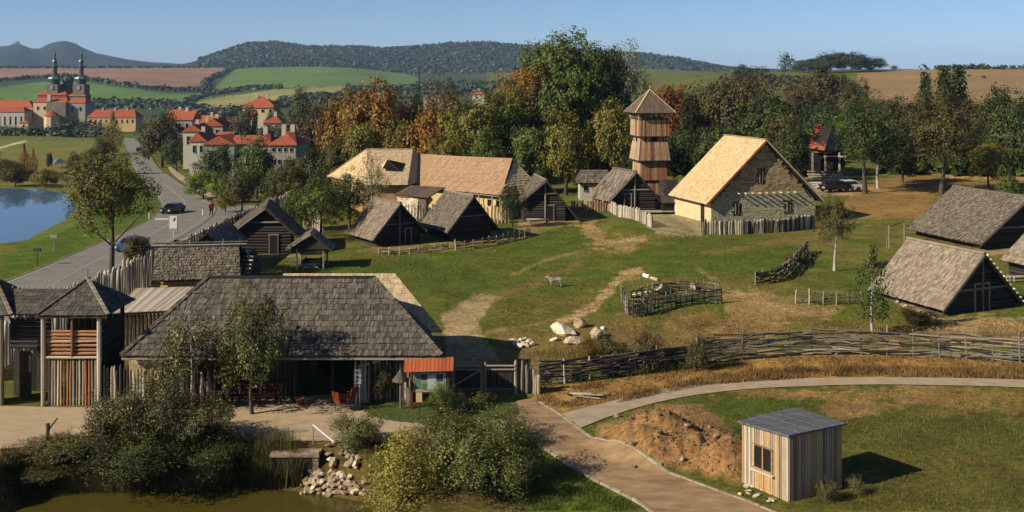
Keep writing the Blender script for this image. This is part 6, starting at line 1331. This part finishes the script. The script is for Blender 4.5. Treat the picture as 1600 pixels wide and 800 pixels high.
for px,top in ((75,78),(117,80)):
    t=lathe('spire',[(3.0,cz(144)),(3.0,cz(128.5)),(3.6,cz(128)),(2.6,cz(126.5)),(3.5,cz(124.5)),(3.6,cz(122)),(2.6,cz(119)),(1.4,cz(117.5)),(1.4,cz(106)),(1.9,cz(105)),(1.9,cz(102.5)),(1.1,cz(101)),(1.1,cz(97)),(1.5,cz(96)),(1.2,cz(94)),(.7,cz(92)),(.6,cz(86)),(.9,cz(85)),(.4,cz(83)),(.2,cz(top))],(cx(px),CY+9,0),MT['copper_dark'],CH_,8,False)
    boxm('tower_base',cx(px)-3.4,cx(px)+3.4,CY+5,CY+13,cz(150),cz(132),'church_stone',CH_); stick('tower_window','box',(cx(px),CY+4.8,cz(140)),(cx(px),CY+4.8,cz(134)),1.8,.4,MT['plaster_grey'],CH_)
    lathe('bulb_band',[(3.75,cz(123.8)),(3.85,cz(122.3)),(3.65,cz(121.2))],(cx(px),CY+9,0),MT['copper_bright'],CH_,8,False)
lathe('lantern_dome',[(3.0,cz(146)),(3.0,cz(128)),(3.5,cz(127)),(3.4,cz(123)),(2.4,cz(120)),(.8,cz(118)),(.2,cz(114))],(cx(92.5),CY+12,0),MT['copper_dark'],CH_,8,False)
lathe('apse_roof',[(4.6,cz(180.5)),(2.6,cz(176)),(.2,cz(172))],(cx(88),CY-6,0),MT['tile_red'],CH_,10,False); lathe('apse_wall',[(4.2,cz(212)),(4.2,cz(180.5))],(cx(88),CY-6,0),MT['plaster_cream'],CH_,10,False)
house('white church wing with tall columns and red roofs at the left edge',-40,38,590,208,175,167,'plaster_white','tile_red',14,'hip',(9,1),0,'church_wing','building',4)
house('taller red-roofed range joining the church wing to the nave',-30,50,606,208,167,156,'plaster_cream','tile_red',12,'hip',(8,1),0,'church_wing','building',5)
house('long yellow range with red roof and white chimneys right of the church',136,212,585,198,183.5,171,'plaster_yellow','tile_red',12,'hip',(9,1),3,'long_range','building',3)
house('small red-roofed shed in front of the church wing',30,44,560,203,192,188,'plaster_cream','tile_red',6,'hip',(1,1),0)
# little dark-roofed hut at the lake
r_=root('pavilion','little dark pyramid-roofed pavilion on the meadow above the lake','pavilion',tuple(G(92,262))); p=G(92,262)
lathe('roof',[(2.6,1.2),(.1,2.6)],p,MT['felt_roof'],r_,4,False)
for a in range(4): stick('post','pole',p+V((math.cos(a*1.57)*1.9,math.sin(a*1.57)*1.9,-.1)),p+V((math.cos(a*1.57)*1.9,math.sin(a*1.57)*1.9,1.25)),.2,.2,MT['wood_old'],r_)
# houses along the road: a receding row
house('grey-green gabled house with a sweeping red roof behind the dark round tree',318,366,196,268,226,210,'plaster_green','tile_red',9,'gabley',(2,1),0)
house('low red-roofed wing linking the grey-green gable to the hip-roofed house',362,398,198,262,224,211,'plaster_green','tile_red',8,'gable',(2,1),0)
house('big hip-roofed grey house with a white upper storey and chimneys',420,462,178,282,226,203,'plaster_grey','tile_darkred',11,'hip',(4,3),2,inset=3.5)
house('red-roofed left part of the hip-roofed house behind the loose leafy tree',388,422,186,282,226,206,'plaster_grey','tile_darkred',11,'hip',(3,2),1,inset=3)
house('white-walled house at the roadside end of the row, roof verge lit',296,322,215,250,221,205,'plaster_white','tile_red',9,'gabley',(2,1),1)
house('second red roof of the roadside row behind the white-walled house',286,316,245,238,206,193,'plaster_white','tile_red',9,'gabley',(2,1),1)
house('third red roof of the roadside row',300,334,275,230,204,188,'plaster_grey','tile_red',9,'gable',(3,1),1)
house('far red-roofed house with a grey gable at the top of the roadside row',272,300,320,214,187,172,'plaster_grey','tile_red',9,'gable',(2,1),1)
house('long slate-grey roof with red ridge behind the roadside row',326,362,290,218,206,194,'plaster_grey','slate_roof',8,'gable',(2,1),1)
house('small red roof between the slate roof and the far row',312,340,330,205,190,180,'plaster_white','tile_red',8,'gable',(2,1),1)
house('isolated house with a steep red hip roof above the dark trees',379,430,330,181,168,151,'plaster_cream','tile_red',9,'hip',(4,1),2,inset=4.5)
house('orange-roofed porch at the foot of the isolated hip-roofed house',380,396,318,186,180,174,'plaster_cream','tile_red',5,'gable',(1,1),0)
house('fourth red roof of the roadside row, seen above the third',318,348,262,222,197,184,'plaster_grey','tile_red',8,'gabley',(2,1),1)
house('red roof at the far left of the row beside the broad olive tree',262,290,350,206,184,171,'plaster_grey','tile_red',8,'gable',(2,1),1)
house('dark red roof right of the slate-grey roof',350,376,300,214,196,187,'plaster_white','tile_darkred',8,'gable',(2,1),1)
house('low white garage with a red roof below the slate-grey roof',336,360,255,232,214,206,'plaster_white','tile_red',7,'gable',(2,1),0)
house('small red-roofed house behind the dark pair of trees',412,440,290,206,192,180,'plaster_grey','tile_darkred',8,'hip',(2,1),1)
house('tiny white-walled house with dark red roof beyond the tree belt',738,757,560,153,147,141,'plaster_white','tile_darkred',8,'hip',(2,1),1)
for k,px in enumerate((662,675,684)): house('tiny white house %s in the far village beyond the tree belt'%(('at the left','in the middle','at the right')[k]),px,px+6,540,158,151,148,'plaster_white','slate_roof',5,'gable',(1,1),0)
# building site behind the stone hall
RH=root('ruined_house','half-timbered house with a tattered red roof among the trees behind the stone hall','house',tuple(at(1290,150)))
bx0,by0=at(1268,148).x,148; zz=CH-(196-HZ)*148/U
a,b_,c_,d_=V((at(1268,1).x*148,148,6.2)),V((at(1286,1).x*148,146,4.4)),V((at(1302,1).x*150,150,7.4)),V((at(1278,1).x*152,152,7.5))
a=V(((1262-800)/U*148,148,4.3)); b_=V(((1288-800)/U*146,146,4.0)); c_=V(((1302-800)/U*150,150,7.6)); d_=V(((1278-800)/U*152,152,7.6))
o=plat('roof',[a,b_,c_,d_],.12,MT['timber_deck'],RH); cover(o,a,b_,c_,d_,.5,.4,'tile_red',.08,skip=.1)
w_=V(((1322-800)/U*150,150,3.6)); plat('roof',[b_,w_,c_],.1,MT['slate_roof'],RH)
boxm('wall',(1266-800)/U*149,(1318-800)/U*149,148.5,154,-.2,3.9,'timber_deck',RH)
for k,(a1,b1,z1) in enumerate(((1270,1300,3.7),(1288,1322,3.1),(1262,1318,.5),(1262,1322,.9),(1264,1326,.2))): stick('beam','box',((a1-800)/U*147.5,147.6,z1),((b1-800)/U*147.5,147.6,z1-.05),.2,.2,MT['wood_silver'],RH,up=UP)
for a1 in (1270,1290,1312): stick('post','box',((a1-800)/U*147.6,147.7,0),((a1-800)/U*147.6,147.7,3.6),.22,.2,MT['wood_pale'],RH)
for k,(px,py,m_) in enumerate(((1256,291,'wood_pale'),(1272,294,'white_paint'),(1290,291,'wood_orange'),(1306,288,'wood_pale'))):
    p=G(px,py); r_=root('timber_stack','stack of sawn timber number'.replace(' number','')+(' at the hall corner',' with white ends, second from the hall',', orange-tinted, below the tattered roof',' farthest right below the tattered roof')[k],'timber',tuple(p))
    for j in range(8): stick('plank','plank',p+V((-1.0,j%2*.5,.1+j//2*.2)),p+V((1.0,j%2*.5+R.uniform(-.1,.1),.1+j//2*.2)),.4,.12,MT[m_],r_,up=UP)
# ---------------------------------------------------------------- vehicles
def car(label,px,py,rz,mt,sc=1.0,z=None):
    p=G(px,py); r_=root('parked_car' if 'parked' in label else 'car',label,'car',tuple(p)); c,s_=math.cos(rz),math.sin(rz)
    T=lambda x,y,z:V(p)+V(((x*c-y*s_)*sc,(x*s_+y*c)*sc,z*sc+.06))
    prof=[(-2.1,.35),(-2.15,.75),(-1.9,.95),(-1.0,1.0),(-.45,1.42),(1.0,1.45),(1.65,1.0),(2.05,.95),(2.1,.35)]
    def hull(name,pr,w0,w1,mt_):
        v=[];n=len(pr)
        for sy in (-1,1):
            for i,(x,zq) in enumerate(pr): v.append(T(x,sy*(w1 if zq>1.1 else w0),zq))
        f=[tuple(range(n-1,-1,-1)),tuple(range(n,2*n))]+[(i,(i+1)%n,(i+1)%n+n,i+n) for i in range(n)]
        return wmesh(name,v,f,MT[mt_],r_)
    hull('body',prof,.88,.7,mt)
    hull('windows',[(-.98,1.01),(-.5,1.36),(.95,1.39),(1.5,1.01)],.9,.73,'glass_dark')
    wmesh('windscreen',[T(-1.02,-.72,1.04),T(-1.02,.72,1.04),T(-.52,.6,1.4),T(-.52,-.6,1.4)],[(0,1,2,3),(3,2,1,0)],MT['glass_dark'],r_)
    for x in (-1.3,1.3):
        for y in (-.8,.8):
            v=[];k=12
            for sy in (-.11,.11):
                for i in range(k): a=2*math.pi*i/k; v.append(T(x+math.cos(a)*.32,y+sy,.32+math.sin(a)*.32))
            wmesh('wheel',v,[tuple(range(k)),tuple(range(2*k-1,k-1,-1))]+[(i,i+k,(i+1)%k+k,(i+1)%k) for i in range(k)],MT['rubber'],r_)
    for y in (-.6,.6): stick('headlight','box',T(-2.15,y,.6),T(-2.15,y,.78),.28,.28,MT['white_paint'],r_); stick('tail_light','box',T(2.08,y,.7),T(2.08,y,.85),.2,.2,MT['plastic_red'],r_)
    stick('number_plate','box',T(-2.17,0,.42),T(-2.17,0,.54),.4,.4,MT['white_paint'],r_) if False else None
    return r_
car('dark estate car with bright headlights driving towards the viewer on the road',270,334,math.radians(80),'car_black',1.02)
car('distant dark car on the upper stretch of the road',217,237,math.radians(-70),'car_black',1.0)
car('blue car half hidden behind the palisade at the foot of the lone roadside tree',205,392,math.radians(80),'car_blue',1.0)
car('white parked car under the trees right of the stone hall',1322,299,math.radians(10),'car_white',.95)
car('dark parked car left of the white one under the trees',1304,300,math.radians(20),'car_black',.95)
# signs and poles
r_=root('road_sign','back of a rectangular white road sign on a pole beside the road',"road sign",tuple(G(271,374))); p=G(271,374)
stick('pole','pole',p-UP*.2,p+UP*1.0,.1,.1,MT['white_paint'],r_); stick('sign_panel','box',p+UP*.9,p+UP*3.0,1.15,.06,MT['metal_grey'],r_); stick('sign_panel','box',p+V((0,-.05,1.3)),p+V((0,-.05,2.8)),.9,.03,MT['white_paint'],r_); stick('arrow','box',p+V((.05,-.08,2.2)),p+V((.2,-.08,2.6)),.18,.02,MT['metal_dark'],r_)
def post(label,px,py,h,name='post',cat='post',head=None,mt='metal_grey',w=.09):
    p=G(px,py); r_=root(name,label,cat,tuple(p)); stick('pole','pole',p-UP*.2,p+UP*h,w,w,MT[mt],r_)
    if head: stick('head','box',p+UP*h,p+UP*(h+head[1]),head[0],head[0]*.5,MT[head[2]],r_)
post('street lamp beside the footpath left of the bright green bush',298,292,4.2,'street_lamp','street lamp',(.9,.15,'metal_grey'))
post('tall street lamp in front of the roadside white-walled house',306,272,6.5,'street_lamp','street lamp',(1.0,.15,'metal_grey'))
post('thin pole on the grass between lake and road',235,345,3.0,'pole','pole')
post('white marker post on the grass verge at the left of the road bend',233,343,1.1,'marker_post','post',None,'white_paint',.16)
post('white marker post right of the road near the walking person',317,338,1.0,'marker_post','post',None,'white_paint',.2)
post('small blue-grey sign on the lake-side lawn, upper one',85,394,1.6,'lawn_sign','sign',(.8,.25,'metal_grey'))
post('dark little sign on the lake-side lawn, lower one',58,416,1.5,'lawn_sign','sign',(.7,.35,'metal_dark'),'metal_dark')
post('golden painted mast beside the road where it enters the village',181,240,9.0,'mast','mast',None,'plaster_yellow',.9) if False else None
post('slender transmitter mast on the skyline of the stubble hill',1514,107,11,'mast','mast',None,'metal_grey',.7)
post('bare dead stem of a young tree beside the plank shelter',199,525,1.9,'stem','sapling',(.3,.3,'leaf_dark'),'bark_pale')
# person walking at the roadside
def person(label,px,py,top,trousers,h=1.72,rz=0,step=.25):
    p=G(px,py); r_=root('person',label,'person',tuple(p)); s=h/1.72
    pts=[(0,0,.92),(0,0,1.15),(0,0,1.38),(0,0,1.5),(0,-.02,1.6),(.1,0,.88),(.12,-step*.4,.48),(.12,-step*.2,.06),(.12,-step*.2-.12,.03),(-.1,0,.88),(-.12,step*.2,.48),(-.12,step*.6,.08),(-.12,step*.6-.12,.03),(.2,0,1.36),(.26,.05,1.1),(.24,-.08,.88),(.24,-.1,.8),(-.2,0,1.36),(-.26,-.05,1.1),(-.24,-.12,.9),(-.24,-.15,.82)]
    ed=[(0,1),(1,2),(2,3),(3,4),(0,5),(5,6),(6,7),(7,8),(0,9),(9,10),(10,11),(11,12),(2,13),(13,14),(14,15),(15,16),(2,17),(17,18),(18,19),(19,20)]
    rd=[.15,.14,.16,.055,.10,.09,.06,.045,.04,.09,.06,.045,.04,.06,.045,.035,.035,.06,.045,.035,.035]
    skinned('body',pts,ed,rd,MT['skin'],r_,0,1,tuple(p),rz,s)
    skinned('jacket',[(0,0,.9),(0,0,1.15),(0,0,1.4),(.2,0,1.36),(.26,.05,1.1),(.24,-.07,.9),(-.2,0,1.36),(-.26,-.05,1.1),(-.24,-.11,.92)],[(0,1),(1,2),(2,3),(3,4),(4,5),(2,6),(6,7),(7,8)],[.175,.165,.18,.08,.065,.055,.08,.065,.055],MT[top],r_,0,1,tuple(p),rz,s)
    skinned('trousers',[(0,0,.92),(.1,0,.84),(.12,-step*.4,.48),(.12,-step*.2,.1),(-.1,0,.84),(-.12,step*.2,.48),(-.12,step*.6,.12)],[(0,1),(1,2),(2,3),(0,4),(4,5),(5,6)],[.165,.11,.08,.065,.11,.08,.065],MT[trousers],r_,0,1,tuple(p),rz,s)
    skinned('hair',[(0,.02,1.66),(0,.03,1.6)],[(0,1)],[.105,.095],MT['timber_deck'],r_,0,1,tuple(p),rz,s)
person('person in dark red clothes walking on the verge beside the road junction',330,338,'cloth_red','timber_deck',2.2,.5)
# log tables / trestles at the right
LT=root('log_table','long pale beam table under the trees at the far right','table',tuple(G(1540,272)))
a,b_=G(1510,272),G(1563,272); stick('beam','log',a+UP*.55,b_+UP*.6,.9,.35,MT['wood_orange'],LT,up=UP); stick('beam','log',a+V((0,-.3,.3)),b_+V((0,-.3,.35)),.4,.3,MT['wood_pale'],LT,up=UP)
LT=root('log_table','short orange beam table at the right edge under the trees','table',tuple(G(1585,272)))
a,b_=G(1575,272),G(1592,272); stick('beam','log',a+UP*.5,b_+UP*.6,.8,.5,MT['wood_orange'],LT,up=UP); stick('beam','log',a+V((0,-.3,.25)),b_+V((0,-.3,.3)),.4,.3,MT['wood_pale'],LT,up=UP)
person('person in a pink top and blue trousers standing behind the long beam table',1541,268,'cloth_pink','cloth_blue',1.8,0,.05)
r_=root('beam_stack','stack of orange beams on the slope behind the big leafy tree','beams',tuple(G(1432,248))); p=G(1420,248); q=G(1446,248)
for k in range(4): stick('beam','log',p+UP*(.2+k*.25),q+UP*(.2+k*.25),.3,.3,MT['wood_orange'],r_,up=UP)
# castle ruin on the far left hill
x=(27-800)/U*5500; z0=hz(x,5500); r_=root('castle_ruin','tiny castle ruin on the left peak of the far hills','castle',(x,5500,z0-5))
boxm('keep',x-9,x+6,5495,5510,z0-5,z0+16,'church_stone',r_); boxm('wall',x-30,x+18,5496,5504,z0-8,z0+6,'church_stone',r_)
# ================================================================ AIR
hm=bpy.data.materials.new('haze_air'); hm.use_nodes=True; t=hm.node_tree; 
for n_ in list(t.nodes):
    if n_.type!='OUTPUT_MATERIAL': t.nodes.remove(n_)
pv=t.nodes.new('ShaderNodeVolumePrincipled'); pv.inputs['Color'].default_value=(.42,.62,1,1); pv.inputs['Density'].default_value=.00006; pv.inputs['Anisotropy'].default_value=.0
t.links.new(pv.outputs[0],t.nodes['Material Output'].inputs['Volume'])
x0,x1,y0,y1,z0,z1=-19000,19000,-60,12400,float(ZZ.min())-5,float(ZZ.max())+40
me=bpy.data.meshes.new('haze'); me.from_pydata([(x0,y0,z0),(x1,y0,z0),(x1,y1,z0),(x0,y1,z0),(x0,y0,z1),(x1,y0,z1),(x1,y1,z1),(x0,y1,z1)],[],[(0,1,5,4),(1,2,6,5),(2,3,7,6),(3,0,4,7),(4,5,6,7),(3,2,1,0)]); me.materials.append(hm)
o=bpy.data.objects.new('haze',me); col.objects.link(o); o['kind']='stuff'; o['label']='thin blue air haze over the whole valley'
S.cycles.volume_step_rate=10; S.cycles.volume_max_steps=16
